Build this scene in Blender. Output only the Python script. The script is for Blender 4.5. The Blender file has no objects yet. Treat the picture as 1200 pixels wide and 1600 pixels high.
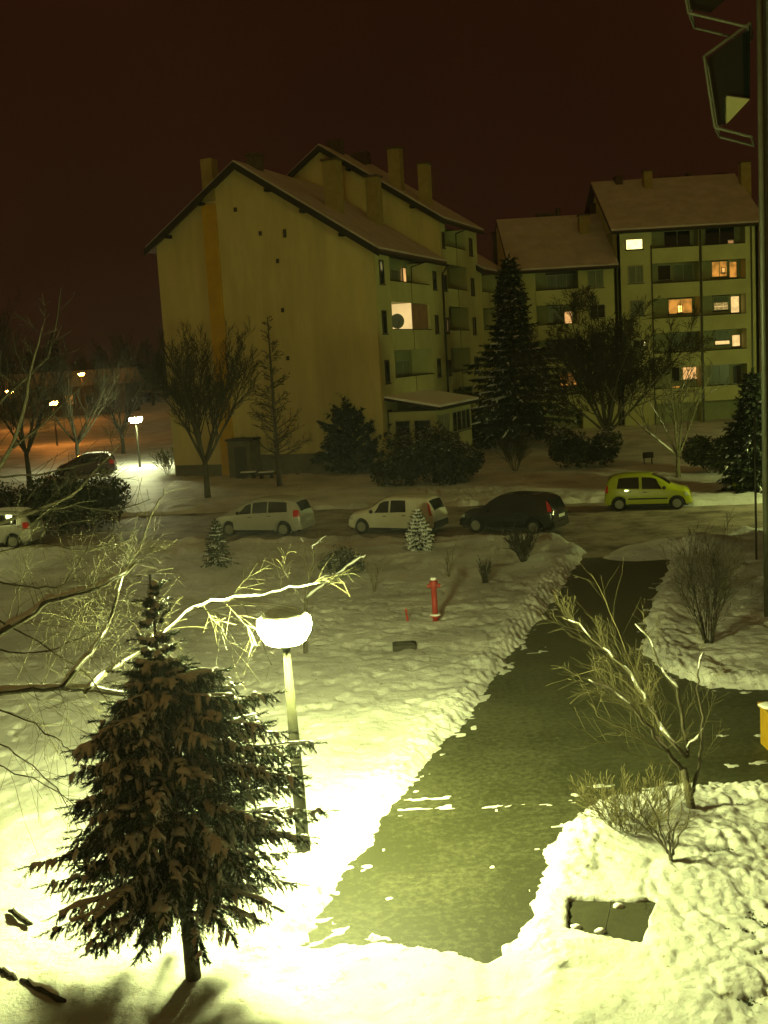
import bpy, math, random
import numpy as np
from mathutils import Vector, Matrix, Quaternion

# ------------------------------------------------------------------ camera, sky, exposure
F_PX = 1755.0; CAM_H = 7.0; PITCH = math.radians(7.9); ROLL = math.radians(3.4)
sc = bpy.context.scene
C = sc.collection
FW = np.array([0, math.cos(PITCH), -math.sin(PITCH)])
RT0 = np.array([1., 0, 0]); UP0 = np.cross(RT0, FW)
RT = RT0 * math.cos(ROLL) - UP0 * math.sin(ROLL)
UP = RT0 * math.sin(ROLL) + UP0 * math.cos(ROLL)
CAM = np.array([0, 0, CAM_H])
cam_d = bpy.data.cameras.new('camera'); cam = bpy.data.objects.new('camera', cam_d); C.objects.link(cam)
m = Matrix(((RT[0], UP[0], -FW[0], 0), (RT[1], UP[1], -FW[1], 0), (RT[2], UP[2], -FW[2], CAM_H), (0, 0, 0, 1)))
cam.matrix_world = m
cam_d.sensor_fit = 'VERTICAL'; cam_d.sensor_height = 36.0; cam_d.lens = 36.0 * F_PX / 1600.0
cam_d.clip_start = 0.1; cam_d.clip_end = 3000
sc.camera = cam
sc.render.resolution_x = 768; sc.render.resolution_y = 1024
sc.view_settings.view_transform = 'Standard'; sc.view_settings.look = 'None'
sc.view_settings.exposure = 0.0; sc.view_settings.gamma = 1.0
sc.cycles.sample_clamp_indirect = 4.0
sc.cycles.max_bounces = 5
sc.cycles.use_denoising = True

LAMP_COL = (0.92, 1.0, 0.36)
LAMP_STRENGTH = 1650.0
world = bpy.data.worlds.new('World'); sc.world = world; world.use_nodes = True
nt = world.node_tree; nt.nodes.clear()
def N(nt, typ, **kw):
    n = nt.nodes.new(typ)
    for k, v in kw.items(): setattr(n, k, v)
    return n
def build_world():
    tc = N(nt, 'ShaderNodeTexCoord'); sep = N(nt, 'ShaderNodeSeparateXYZ')
    nt.links.new(tc.outputs['Generated'], sep.inputs[0])
    # glow against height: dull red near the skyline, raised overhead, out of view, for ambient fill
    rz = N(nt, 'ShaderNodeValToRGB')
    e = rz.color_ramp.elements
    e[0].position = 0.0; e[0].color = (0.020, 0.0066, 0.0028, 1)
    e[1].position = 0.75; e[1].color = (0.050, 0.026, 0.006, 1)
    a = e.new(0.10); a.color = (0.0190, 0.0052, 0.0023, 1)
    a = e.new(0.30); a.color = (0.0175, 0.0048, 0.0017, 1)
    nt.links.new(sep.outputs['Z'], rz.inputs[0])
    # brighter town glow, added to the unseen sky behind the viewer as warm fill
    mr = N(nt, 'ShaderNodeMapRange'); mr.inputs['From Min'].default_value = 0.25; mr.inputs['From Max'].default_value = -0.9
    mr.inputs['To Min'].default_value = 0.0; mr.inputs['To Max'].default_value = 1.0
    nt.links.new(sep.outputs['Y'], mr.inputs['Value'])
    no = N(nt, 'ShaderNodeTexNoise'); no.inputs['Scale'].default_value = 2.2; no.inputs['Detail'].default_value = 4
    nt.links.new(tc.outputs['Generated'], no.inputs['Vector'])
    mu = N(nt, 'ShaderNodeMapRange'); mu.inputs['From Min'].default_value = 0.3; mu.inputs['From Max'].default_value = 0.7
    mu.inputs['To Min'].default_value = 0.8; mu.inputs['To Max'].default_value = 1.2
    nt.links.new(no.outputs['Fac'], mu.inputs['Value'])
    v = N(nt, 'ShaderNodeVectorMath', operation='SCALE')
    nt.links.new(rz.outputs['Color'], v.inputs[0]); nt.links.new(mu.outputs[0], v.inputs['Scale'])
    gl = N(nt, 'ShaderNodeVectorMath', operation='SCALE'); gl.inputs[0].default_value = (0.105, 0.064, 0.012)
    nt.links.new(mr.outputs[0], gl.inputs['Scale'])
    ad = N(nt, 'ShaderNodeVectorMath', operation='ADD')
    nt.links.new(v.outputs[0], ad.inputs[0]); nt.links.new(gl.outputs[0], ad.inputs[1])
    bg = N(nt, 'ShaderNodeBackground'); bg.inputs['Strength'].default_value = 1.0
    nt.links.new(ad.outputs[0], bg.inputs['Color'])
    o = N(nt, 'ShaderNodeOutputWorld'); nt.links.new(bg.outputs[0], o.inputs[0])
build_world()

# ------------------------------------------------------------------ survey helpers
def ray(px, py): return RT * (px - 600) / F_PX + UP * (800 - py) / F_PX + FW
def gnd(px, py, z=0.0):
    d = ray(px, py); return CAM + d * ((z - CAM_H) / d[2])
def atY(px, py, Y):
    d = ray(px, py); return CAM + d * (Y / d[1])
def on_plane(px, py, P, Nn):
    d = ray(px, py); return CAM + d * (np.dot(P - CAM, Nn) / np.dot(d, Nn))

R = random.Random(7)

# ------------------------------------------------------------------ noise
def _hash(i, j, s):
    h = (i.astype(np.int64) * 374761393 + j.astype(np.int64) * 668265263 + s * 974634777) & 0xffffffff
    h = ((h ^ (h >> 13)) * 1274126177) & 0xffffffff
    return ((h ^ (h >> 16)) & 0xffff) / 65535.0
def vnoise(x, y, s=0):
    xi = np.floor(x); yi = np.floor(y); fx = x - xi; fy = y - yi
    fx = fx * fx * (3 - 2 * fx); fy = fy * fy * (3 - 2 * fy)
    a = _hash(xi, yi, s); b = _hash(xi + 1, yi, s); c = _hash(xi, yi + 1, s); d = _hash(xi + 1, yi + 1, s)
    return (a * (1 - fx) + b * fx) * (1 - fy) + (c * (1 - fx) + d * fx) * fy - 0.5
def fbm(x, y, s=0, o=4):
    r = 0; a = 1.0
    for k in range(o):
        r = r + a * vnoise(x * 2 ** k + 13.7 * k, y * 2 ** k - 7.1 * k, s + k); a *= 0.5
    return r
def cells(x, y, s=0):
    xi = np.floor(x); yi = np.floor(y); best = np.full(x.shape, 9.0)
    for dx in (-1, 0, 1):
        for dy in (-1, 0, 1):
            cx = xi + dx; cy = yi + dy
            px = cx + 0.15 + 0.7 * _hash(cx, cy, s); py = cy + 0.15 + 0.7 * _hash(cx, cy, s + 5)
            best = np.minimum(best, (x - px) ** 2 + (y - py) ** 2)
    return np.sqrt(best)
def sstep(a, b, x):
    t = np.clip((x - a) / (b - a), 0, 1); return t * t * (3 - 2 * t)
def sdist(poly, X, Y):
    """signed distance to polygon, negative inside"""
    best = np.full(X.shape, 1e9); ins = np.zeros(X.shape, bool)
    n = len(poly)
    for i in range(n):
        ax, ay = poly[i][:2]; bx, by = poly[(i + 1) % n][:2]
        dx, dy = bx - ax, by - ay
        t = np.clip(((X - ax) * dx + (Y - ay) * dy) / (dx * dx + dy * dy + 1e-12), 0, 1)
        best = np.minimum(best, (X - ax - t * dx) ** 2 + (Y - ay - t * dy) ** 2)
        c = ((ay > Y) != (by > Y)); xx = (bx - ax) * (Y - ay) / ((by - ay) if by != ay else 1e-12) + ax
        ins ^= c & (X < xx)
    return np.where(ins, -1, 1) * np.sqrt(best)

# ------------------------------------------------------------------ materials
def mat(name, col, rough=0.7, var=0.0, var_scale=8.0, bump=0.0, bump_scale=30.0, metal=0.0, emit=None, es=0.0, col2=None, thr=None, coat=0.0, spec=0.3, stretch=None):
    mt = bpy.data.materials.new(name); mt.use_nodes = True
    t = mt.node_tree; b = t.nodes['Principled BSDF']
    b.inputs['Base Color'].default_value = (*col, 1); b.inputs['Roughness'].default_value = rough
    b.inputs['Metallic'].default_value = metal; b.inputs['Coat Weight'].default_value = coat
    b.inputs['Specular IOR Level'].default_value = spec
    tc = N(t, 'ShaderNodeTexCoord'); mp = N(t, 'ShaderNodeMapping'); t.links.new(tc.outputs['Object'], mp.inputs[0])
    if stretch: mp.inputs['Scale'].default_value = stretch
    if var or col2:
        no = N(t, 'ShaderNodeTexNoise'); no.inputs['Scale'].default_value = var_scale; no.inputs['Detail'].default_value = 6; no.inputs['Roughness'].default_value = 0.65
        t.links.new(mp.outputs[0], no.inputs['Vector'])
        cr = N(t, 'ShaderNodeValToRGB'); t.links.new(no.outputs['Fac'], cr.inputs[0])
        lo, hi = thr or (0.3, 0.7)
        cr.color_ramp.elements[0].position = lo; cr.color_ramp.elements[1].position = hi
        c2 = col2 or tuple(c * (1 + var) for c in col); c1 = col if col2 else tuple(c * (1 - var) for c in col)
        cr.color_ramp.elements[0].color = (*c1, 1); cr.color_ramp.elements[1].color = (*c2, 1)
        t.links.new(cr.outputs[0], b.inputs['Base Color'])
    if bump:
        n2 = N(t, 'ShaderNodeTexNoise'); n2.inputs['Scale'].default_value = bump_scale; n2.inputs['Detail'].default_value = 5
        t.links.new(mp.outputs[0], n2.inputs['Vector'])
        bm = N(t, 'ShaderNodeBump'); bm.inputs['Strength'].default_value = bump; bm.inputs['Distance'].default_value = 0.02
        t.links.new(n2.outputs['Fac'], bm.inputs['Height']); t.links.new(bm.outputs[0], b.inputs['Normal'])
    if emit:
        b.inputs['Emission Color'].default_value = (*emit, 1); b.inputs['Emission Strength'].default_value = es
    return mt

def snow_ground_mat():
    mt = bpy.data.materials.new('snow_ground'); mt.use_nodes = True
    t = mt.node_tree; b = t.nodes['Principled BSDF']; b.inputs['Roughness'].default_value = 0.55
    b.inputs['Specular IOR Level'].default_value = 0.25
    tc = N(t, 'ShaderNodeTexCoord')
    a = N(t, 'ShaderNodeTexNoise'); a.inputs['Scale'].default_value = 5.5; a.inputs['Detail'].default_value = 9; a.inputs['Roughness'].default_value = 0.75
    t.links.new(tc.outputs['Object'], a.inputs['Vector'])
    cr = N(t, 'ShaderNodeValToRGB'); e = cr.color_ramp.elements
    e[0].position = 0.30; e[0].color = (0.14, 0.12, 0.06, 1); e[1].position = 0.44; e[1].color = (0.74, 0.75, 0.72, 1)
    x = e.new(0.36); x.color = (0.50, 0.48, 0.40, 1)
    t.links.new(a.outputs['Fac'], cr.inputs[0])
    d = N(t, 'ShaderNodeTexNoise'); d.inputs['Scale'].default_value = 0.45; d.inputs['Detail'].default_value = 5
    t.links.new(tc.outputs['Object'], d.inputs['Vector'])
    mr = N(t, 'ShaderNodeMapRange'); mr.inputs['From Min'].default_value = 0.35; mr.inputs['From Max'].default_value = 0.62
    mr.inputs['To Min'].default_value = 0.66; mr.inputs['To Max'].default_value = 1.0
    t.links.new(d.outputs['Fac'], mr.inputs['Value'])
    sc_ = N(t, 'ShaderNodeVectorMath', operation='SCALE'); t.links.new(cr.outputs[0], sc_.inputs[0]); t.links.new(mr.outputs[0], sc_.inputs['Scale'])
    t.links.new(sc_.outputs[0], b.inputs['Base Color'])
    n2 = N(t, 'ShaderNodeTexNoise'); n2.inputs['Scale'].default_value = 26; n2.inputs['Detail'].default_value = 7; n2.inputs['Roughness'].default_value = 0.7
    t.links.new(tc.outputs['Object'], n2.inputs['Vector'])
    n3 = N(t, 'ShaderNodeTexNoise'); n3.inputs['Scale'].default_value = 5; n3.inputs['Detail'].default_value = 4
    t.links.new(tc.outputs['Object'], n3.inputs['Vector'])
    b1 = N(t, 'ShaderNodeBump'); b1.inputs['Strength'].default_value = 0.6; b1.inputs['Distance'].default_value = 0.03
    b2 = N(t, 'ShaderNodeBump'); b2.inputs['Strength'].default_value = 0.6; b2.inputs['Distance'].default_value = 0.08
    t.links.new(n2.outputs['Fac'], b1.inputs['Height']); t.links.new(n3.outputs['Fac'], b2.inputs['Height'])
    t.links.new(b2.outputs[0], b1.inputs['Normal']); t.links.new(b1.outputs[0], b.inputs['Normal'])
    return mt

def asphalt_mat(name, base, frost, lo, hi, scale, far=None):
    mt = bpy.data.materials.new(name); mt.use_nodes = True
    t = mt.node_tree; b = t.nodes['Principled BSDF']; b.inputs['Roughness'].default_value = 0.62
    b.inputs['Specular IOR Level'].default_value = 0.35
    tc = N(t, 'ShaderNodeTexCoord')
    a = N(t, 'ShaderNodeTexNoise'); a.inputs['Scale'].default_value = scale; a.inputs['Detail'].default_value = 10; a.inputs['Roughness'].default_value = 0.72
    t.links.new(tc.outputs['Object'], a.inputs['Vector'])
    g = N(t, 'ShaderNodeTexNoise'); g.inputs['Scale'].default_value = 0.55; g.inputs['Detail'].default_value = 3
    t.links.new(tc.outputs['Object'], g.inputs['Vector'])
    ad = N(t, 'ShaderNodeMath', operation='MULTIPLY_ADD'); ad.inputs[1].default_value = 0.45
    t.links.new(g.outputs['Fac'], ad.inputs[0]); t.links.new(a.outputs['Fac'], ad.inputs[2])
    cr = N(t, 'ShaderNodeValToRGB'); e = cr.color_ramp.elements
    e[0].position = lo; e[0].color = (0, 0, 0, 1); e[1].position = hi; e[1].color = (1, 1, 1, 1)
    if far:      # frost towards the open end, with extra paleness to brighten the dark far path
        sx = N(t, 'ShaderNodeSeparateXYZ'); t.links.new(tc.outputs['Object'], sx.inputs[0])
        fr = N(t, 'ShaderNodeMapRange'); fr.inputs['From Min'].default_value = far[0]; fr.inputs['From Max'].default_value = far[1]; fr.inputs['To Max'].default_value = far[2]
        t.links.new(sx.outputs['Y'], fr.inputs['Value']); a2 = N(t, 'ShaderNodeMath', operation='ADD')
        t.links.new(ad.outputs[0], a2.inputs[0]); t.links.new(fr.outputs[0], a2.inputs[1]); t.links.new(a2.outputs[0], cr.inputs[0])
    else: t.links.new(ad.outputs[0], cr.inputs[0])
    f = N(t, 'ShaderNodeTexNoise'); f.inputs['Scale'].default_value = 70; f.inputs['Detail'].default_value = 4
    t.links.new(tc.outputs['Object'], f.inputs['Vector'])
    c2 = N(t, 'ShaderNodeValToRGB'); c2.color_ramp.elements[0].position = 0.35; c2.color_ramp.elements[1].position = 0.68
    c2.color_ramp.elements[0].color = (*[c * 0.7 for c in base], 1); c2.color_ramp.elements[1].color = (*[c * 1.5 for c in base], 1)
    t.links.new(f.outputs['Fac'], c2.inputs[0])
    mx = N(t, 'ShaderNodeMix', data_type='RGBA'); t.links.new(cr.outputs[0], mx.inputs['Factor'])
    t.links.new(c2.outputs[0], mx.inputs['A']); mx.inputs['B'].default_value = (*frost, 1)
    t.links.new(mx.outputs['Result'], b.inputs['Base Color'])
    bm = N(t, 'ShaderNodeBump'); bm.inputs['Strength'].default_value = 0.5; bm.inputs['Distance'].default_value = 0.012
    t.links.new(f.outputs['Fac'], bm.inputs['Height']); t.links.new(bm.outputs[0], b.inputs['Normal'])
    return mt

M = {}
M['snow_ground'] = snow_ground_mat()
M['asphalt'] = asphalt_mat('asphalt', (0.026, 0.0275, 0.0095), (0.085, 0.087, 0.045), 0.70, 1.15, 8.5, far=(15, 32, .38))
M['road'] = asphalt_mat('road_asphalt', (0.070, 0.060, 0.044), (0.36, 0.31, 0.24), 0.56, 0.80, 0.8)
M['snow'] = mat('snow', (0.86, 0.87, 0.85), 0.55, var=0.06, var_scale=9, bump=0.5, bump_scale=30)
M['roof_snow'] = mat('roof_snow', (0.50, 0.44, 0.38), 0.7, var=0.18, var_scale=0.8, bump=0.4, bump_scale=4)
M['render_cream'] = mat('cream_render', (0.55, 0.46, 0.18), 0.85, var=0.15, var_scale=0.9, bump=0.25, bump_scale=6, stretch=(1, 1, .22))
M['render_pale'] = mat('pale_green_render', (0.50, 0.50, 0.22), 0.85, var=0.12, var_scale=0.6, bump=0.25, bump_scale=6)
M['ochre'] = mat('ochre_render', (0.50, 0.30, 0.02), 0.85, var=0.12, var_scale=1.2, bump=0.2)
M['plinth'] = mat('plinth_concrete', (0.13, 0.12, 0.07), 0.9, var=0.25, var_scale=1.5, bump=0.3)
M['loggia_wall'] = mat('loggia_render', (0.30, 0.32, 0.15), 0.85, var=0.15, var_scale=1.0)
M['eaves'] = mat('eaves_board', (0.028, 0.026, 0.018), 0.8, var=0.2)
M['roof_tile'] = mat('roof_tile', (0.10, 0.055, 0.04), 0.85, var=0.3, var_scale=6)
M['glass_dark'] = mat('window_glass', (0.012, 0.016, 0.012), 0.08, spec=0.5)
M['curtain'] = mat('curtained_glass', (0.16, 0.19, 0.11), 0.3, var=0.35, var_scale=3.0, stretch=(6, 6, 0.3))
M['frame'] = mat('window_frame', (0.34, 0.34, 0.22), 0.5, var=0.1)
M['frame_dark'] = mat('dark_frame', (0.05, 0.045, 0.03), 0.5, var=0.2)
M['downpipe'] = mat('downpipe_metal', (0.05, 0.045, 0.03), 0.4, metal=0.4, var=0.2)
M['chimney'] = mat('chimney_render', (0.30, 0.23, 0.07), 0.9, var=0.2, var_scale=2, bump=0.3)
M['chimney_dark'] = mat('chimney_brick', (0.09, 0.06, 0.03), 0.9, var=0.3, var_scale=4)
def lit(name, col, s, var=0.35, scale=3.0):
    mt = mat(name, (0.3, 0.25, 0.15), 0.5)
    t = mt.node_tree; b = t.nodes['Principled BSDF']
    tc = N(t, 'ShaderNodeTexCoord'); no = N(t, 'ShaderNodeTexNoise'); no.inputs['Scale'].default_value = scale; no.inputs['Detail'].default_value = 3
    t.links.new(tc.outputs['Object'], no.inputs['Vector'])
    cr = N(t, 'ShaderNodeValToRGB'); e = cr.color_ramp.elements; e[0].position = 0.35; e[1].position = 0.62
    e[0].color = (*[c * (1 - var) for c in col], 1); e[1].color = (*col, 1)
    t.links.new(no.outputs['Fac'], cr.inputs[0]); t.links.new(cr.outputs[0], b.inputs['Emission Color'])
    b.inputs['Emission Strength'].default_value = s
    return mt
M['lit_white'] = lit('lit_window_white', (1.0, 0.86, 0.30), 2.8, 0.3)
M['lit_warm'] = lit('lit_window_warm', (1.0, 0.66, 0.24), 1.15, 0.35)
M['lit_orange'] = lit('lit_window_orange', (1.0, 0.40, 0.06), 0.75, 0.6, 2.0)
M['lit_pink'] = lit('lit_window_pink', (1.0, 0.52, 0.17), 1.15, 0.45, 4.0)
M['lit_flame'] = lit('lit_bulb', (1.0, 0.62, 0.16), 6.0, 0.1)
M['glow_cream'] = lit('glowing_balcony_wall', (1.0, 0.70, 0.28), 0.85, 0.2, 1.0)
M['bark'] = mat('bark', (0.085, 0.075, 0.045), 0.9, var=0.35, var_scale=14, bump=0.6, bump_scale=40)
M['bark_pale'] = mat('pale_bark', (0.17, 0.16, 0.09), 0.85, var=0.3, var_scale=14, bump=0.6, bump_scale=40)
M['twig'] = mat('twig_bark', (0.12, 0.105, 0.045), 0.85, var=0.25, var_scale=6)
M['twig_dark'] = mat('dark_twig_bark', (0.045, 0.040, 0.022), 0.9, var=0.3, var_scale=6)
M['twig_pale'] = mat('pale_twig_bark', (0.085, 0.078, 0.035), 0.8, var=0.25, var_scale=6)
M['needle'] = mat('spruce_needles', (0.030, 0.045, 0.016), 0.6, var=0.4, var_scale=5)
M['needle_dark'] = mat('dark_conifer_needles', (0.018, 0.026, 0.010), 0.7, var=0.4, var_scale=2)
M['leaf_dark'] = mat('dark_shrub_leaves', (0.030, 0.034, 0.014), 0.6, var=0.45, var_scale=3)
M['lamp_pole'] = mat('lamp_pole_steel', (0.050, 0.050, 0.03), 0.6, var=0.35, var_scale=9, bump=0.2, metal=0.0, stretch=(1, 1, 0.3))
M['lamp_sleeve'] = mat('lamp_sleeve_paint', (0.035, 0.035, 0.025), 0.6, var=0.2)
M['lamp_cap'] = mat('lamp_cap_paint', (0.42, 0.42, 0.34), 0.5, var=0.2)
M['lamp_glow'] = mat('lamp_diffuser', (0.8, 0.8, 0.7), 0.4, emit=LAMP_COL, es=LAMP_STRENGTH)
M['lamp_glow_far'] = mat('far_lamp_diffuser', (0.8, 0.8, 0.7), 0.4, emit=(0.95, 1.0, 0.50), es=520)
M['assumed_glow_side'] = mat('assumed_side_lamp_diffuser', (0.8, 0.8, 0.7), 0.4, emit=(0.88, 1.0, 0.30), es=1150)
M['assumed_glow_weak'] = mat('assumed_weak_lamp_diffuser', (0.8, 0.8, 0.7), 0.4, emit=(0.93, 1.0, 0.36), es=120)
M['assumed_glow_mid'] = mat('assumed_right_lamp_diffuser', (0.8, 0.8, 0.7), 0.4, emit=(0.80, 1.0, 0.30), es=280)
M['lamp_sodium'] = mat('sodium_lamp_diffuser', (0.8, 0.6, 0.3), 0.4, emit=(1.0, 0.30, 0.04), es=190)
M['red_paint'] = mat('red_paint', (0.30, 0.028, 0.018), 0.45, var=0.2, var_scale=9)
M['yellow_paint'] = mat('yellow_paint', (0.34, 0.20, 0.01), 0.5, var=0.15, var_scale=5)
M['lime_paint'] = mat('lime_paint', (0.42, 0.45, 0.03), 0.5, var=0.15, var_scale=5)
M['concrete'] = mat('concrete_slab', (0.034, 0.034, 0.014), 0.8, var=0.25, var_scale=5, bump=0.4)
M['wood_dark'] = mat('dark_wood', (0.035, 0.030, 0.02), 0.8, var=0.3, var_scale=8)
M['rubber'] = mat('tyre_rubber', (0.012, 0.012, 0.012), 0.8)
M['rim'] = mat('wheel_rim', (0.22, 0.22, 0.17), 0.5, metal=0.2)
M['trim'] = mat('black_trim', (0.015, 0.015, 0.015), 0.6)
M['car_glass'] = mat('car_glass', (0.010, 0.012, 0.010), 0.05, spec=0.6)
M['red_lens'] = mat('red_lens', (0.50, 0.02, 0.02), 0.2, coat=0.6)
M['clear_lens'] = mat('clear_lens', (0.75, 0.78, 0.70), 0.12, metal=0.5, coat=0.8)
M['plate'] = mat('number_plate', (0.55, 0.55, 0.48), 0.5)
M['paint_silver'] = mat('silver_paint', (0.40, 0.40, 0.34), 0.35, metal=0.35, coat=0.5, var=0.08, var_scale=3)
M['paint_white'] = mat('white_paint', (0.60, 0.58, 0.46), 0.35, coat=0.5, var=0.08, var_scale=3)
M['paint_black'] = mat('black_paint', (0.010, 0.010, 0.010), 0.22, coat=0.7)
M['paint_green'] = mat('yellow_green_paint', (0.38, 0.43, 0.015), 0.32, coat=0.6, var=0.06, var_scale=3)
M['paint_red'] = mat('dark_red_paint', (0.05, 0.012, 0.01), 0.35, coat=0.5)

# ------------------------------------------------------------------ mesh and object helpers
class MB:
    def __init__(s): s.v = []; s.f = []
    def box(s, x0, x1, y0, y1, z0, z1, T=None):
        n = len(s.v)
        p = [(x0, y0, z0), (x1, y0, z0), (x1, y1, z0), (x0, y1, z0), (x0, y0, z1), (x1, y0, z1), (x1, y1, z1), (x0, y1, z1)]
        if T: p = [T(*q) for q in p]
        s.v += p
        s.f += [tuple(n + i for i in q) for q in ((0, 3, 2, 1), (4, 5, 6, 7), (0, 1, 5, 4), (1, 2, 6, 5), (2, 3, 7, 6), (3, 0, 4, 7))]
        return s
    def poly(s, pts):
        n = len(s.v); s.v += [tuple(map(float, p)) for p in pts]; s.f.append(tuple(range(n, n + len(pts)))); return s
    def prism(s, prof, ext):
        """closed outline (list of 3d points) swept along ext (vector)"""
        n = len(s.v); k = len(prof); e = np.array(ext, float)
        s.v += [tuple(map(float, p)) for p in prof] + [tuple(np.array(p, float) + e) for p in prof]
        s.f.append(tuple(range(n + k - 1, n - 1, -1))); s.f.append(tuple(range(n + k, n + 2 * k)))
        for i in range(k):
            j = (i + 1) % k; s.f.append((n + i, n + j, n + k + j, n + k + i))
        return s
    def tube(s, pts, rad, k=6, cap=True):
        pts = [np.asarray(p, float) for p in pts]; n = len(pts)
        if n < 2: return s
        base = len(s.v); ref = None
        for i in range(n):
            d = pts[min(i + 1, n - 1)] - pts[max(i - 1, 0)]
            L = math.sqrt(d @ d) or 1.0; d = d / L
            if ref is None:
                ref = np.array([0, 0, 1.0]) if abs(d[2]) < 0.9 else np.array([1.0, 0, 0])
            u = np.array([ref[1]*d[2]-ref[2]*d[1], ref[2]*d[0]-ref[0]*d[2], ref[0]*d[1]-ref[1]*d[0]])
            u /= (math.sqrt(u @ u) or 1.0)
            w = np.array([d[1]*u[2]-d[2]*u[1], d[2]*u[0]-d[0]*u[2], d[0]*u[1]-d[1]*u[0]]); ref = w
            r = rad[i] if hasattr(rad, '__len__') else rad
            for j in range(k):
                a = 2 * math.pi * j / k
                q = pts[i] + u * (r * math.cos(a)) + w * (r * math.sin(a)); s.v.append((q[0], q[1], q[2]))
        for i in range(n - 1):
            for j in range(k):
                a = base + i * k + j; b = base + i * k + (j + 1) % k
                s.f.append((a, b, b + k, a + k))
        if cap:
            s.f.append(tuple(base + j for j in range(k - 1, -1, -1)))
            s.f.append(tuple(base + (n - 1) * k + j for j in range(k)))
        return s
    def lathe(s, prof, k=24, origin=(0, 0, 0), axis='z'):
        base = len(s.v); ox, oy, oz = origin
        for r, z in prof:
            for j in range(k):
                a = 2 * math.pi * j / k
                if axis == 'z': s.v.append((ox + r * math.cos(a), oy + r * math.sin(a), oz + z))
                else: s.v.append((ox + r * math.cos(a), oy + z, oz + r * math.sin(a)))
        for i in range(len(prof) - 1):
            for j in range(k):
                a = base + i * k + j; b = base + i * k + (j + 1) % k
                s.f.append((a, b, b + k, a + k))
        s.f.append(tuple(base + j for j in range(k - 1, -1, -1)))
        s.f.append(tuple(base + (len(prof) - 1) * k + j for j in range(k)))
        return s
    def blob(s, c, rx, ry, rz, rnd, jit=0.25, k=7, h=4, T=None):
        base = len(s.v); ph = rnd.random() * 6
        for i in range(1, h):
            t = math.pi * i / h
            for j in range(k):
                a = 2 * math.pi * j / k + ph; q = 1 + (rnd.random() - .5) * 2 * jit
                s.v.append((c[0] + rx * q * math.sin(t) * math.cos(a), c[1] + ry * q * math.sin(t) * math.sin(a), c[2] + rz * q * math.cos(t)))
        s.v.append((c[0], c[1], c[2] + rz)); s.v.append((c[0], c[1], c[2] - rz)); tp = len(s.v) - 2
        for i in range(h - 2):
            for j in range(k):
                a = base + i * k + j; b = base + i * k + (j + 1) % k; s.f.append((a, a + k, b + k, b))
        for j in range(k):
            s.f.append((tp, base + j, base + (j + 1) % k)); l = base + (h - 2) * k; s.f.append((tp + 1, l + (j + 1) % k, l + j))
        return s
    def build(s, name, material, parent=None, smooth=False, bevel=0.0):
        me = bpy.data.meshes.new(name); me.from_pydata(s.v, [], s.f); me.update()
        if material: me.materials.append(material)
        if smooth: me.polygons.foreach_set('use_smooth', [True] * len(me.polygons))
        o = bpy.data.objects.new(name, me); C.objects.link(o)
        if parent: o.parent = parent
        if bevel:
            b = o.modifiers.new('bevel', 'BEVEL'); b.width = bevel; b.segments = 2; b.limit_method = 'ANGLE'
        return o
def tag(o, label=None, cat=None, group=None, kind=None):
    if label: o['label'] = label
    if cat: o['category'] = cat
    if group: o['group'] = group
    if kind: o['kind'] = kind
    return o
def thing(name, label, cat, loc=(0, 0, 0), rz=0.0, group=None):
    o = bpy.data.objects.new(name, None); C.objects.link(o); o.location = tuple(map(float, loc)); o.rotation_euler = (0, 0, rz)
    o.empty_display_size = 0.2
    return tag(o, label, cat, group)
def children(o): return [c for c in list(C.objects) if c.parent == o]
def copy_tree(o, parent=None):
    c = o.copy(); C.objects.link(c)
    if parent: c.parent = parent
    for ch in children(o): copy_tree(ch, c)
    return c

# ------------------------------------------------------------------ ground, path, road
path_px = [(915, 866), (870, 940), (830, 988), (780, 1050), (745, 1110), (690, 1170), (640, 1240), (583, 1308), (575, 1340), (548, 1352), (515, 1410), (478, 1478),
           (515, 1482), (580, 1474), (660, 1478), (700, 1492), (760, 1503), (788, 1492), (822, 1430), (850, 1330), (900, 1275), (925, 1258), (1000, 1238), (1080, 1230), (1230, 1222), (1400, 1215),
           (1400, 1090), (1200, 1080), (1105, 1077), (1045, 1052), (1002, 1022), (1003, 985), (1020, 930), (1056, 860)]
PATH = [gnd(*p)[:2] for p in path_px]
road_px = [(-500, 845), (190, 808), (320, 802), (690, 792), (940, 786), (1085, 792), (1250, 785), (1500, 770), (1500, 812), (1250, 826), (1180, 824), (1100, 842), (1060, 858), (1040, 866), (925, 868), (912, 858), (885, 841), (740, 841), (560, 843), (300, 848), (-500, 885)]
ROAD = [gnd(*p)[:2] for p in road_px]
track_px = [(440, 1600), (445, 1560), (470, 1500), (478, 1470), (790, 1480), (830, 1510), (815, 1600), (800, 1750), (430, 1750)]
TRACK = [gnd(*p)[:2] for p in track_px]
HATCH = [gnd(*p, .09)[:2] for p in [(895, 1410), (1020, 1412), (1000, 1470), (893, 1455)]]
STRIPS = [(*gnd(*a)[:2], *gnd(*b)[:2], w) for a, b, w in (((640, 1248), (735, 1246), .20), ((590, 1268), (700, 1262), .16), ((760, 1262), (890, 1252), .15), ((900, 1240), (960, 1225), .14), ((480, 1482), (560, 1440), .2), ((1130, 1150), (1200, 1146), .10), ((1140, 1196), (1200, 1192), .12), ((820, 1022), (856, 1018), .14), ((950, 868), (1000, 870), .2))]

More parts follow.
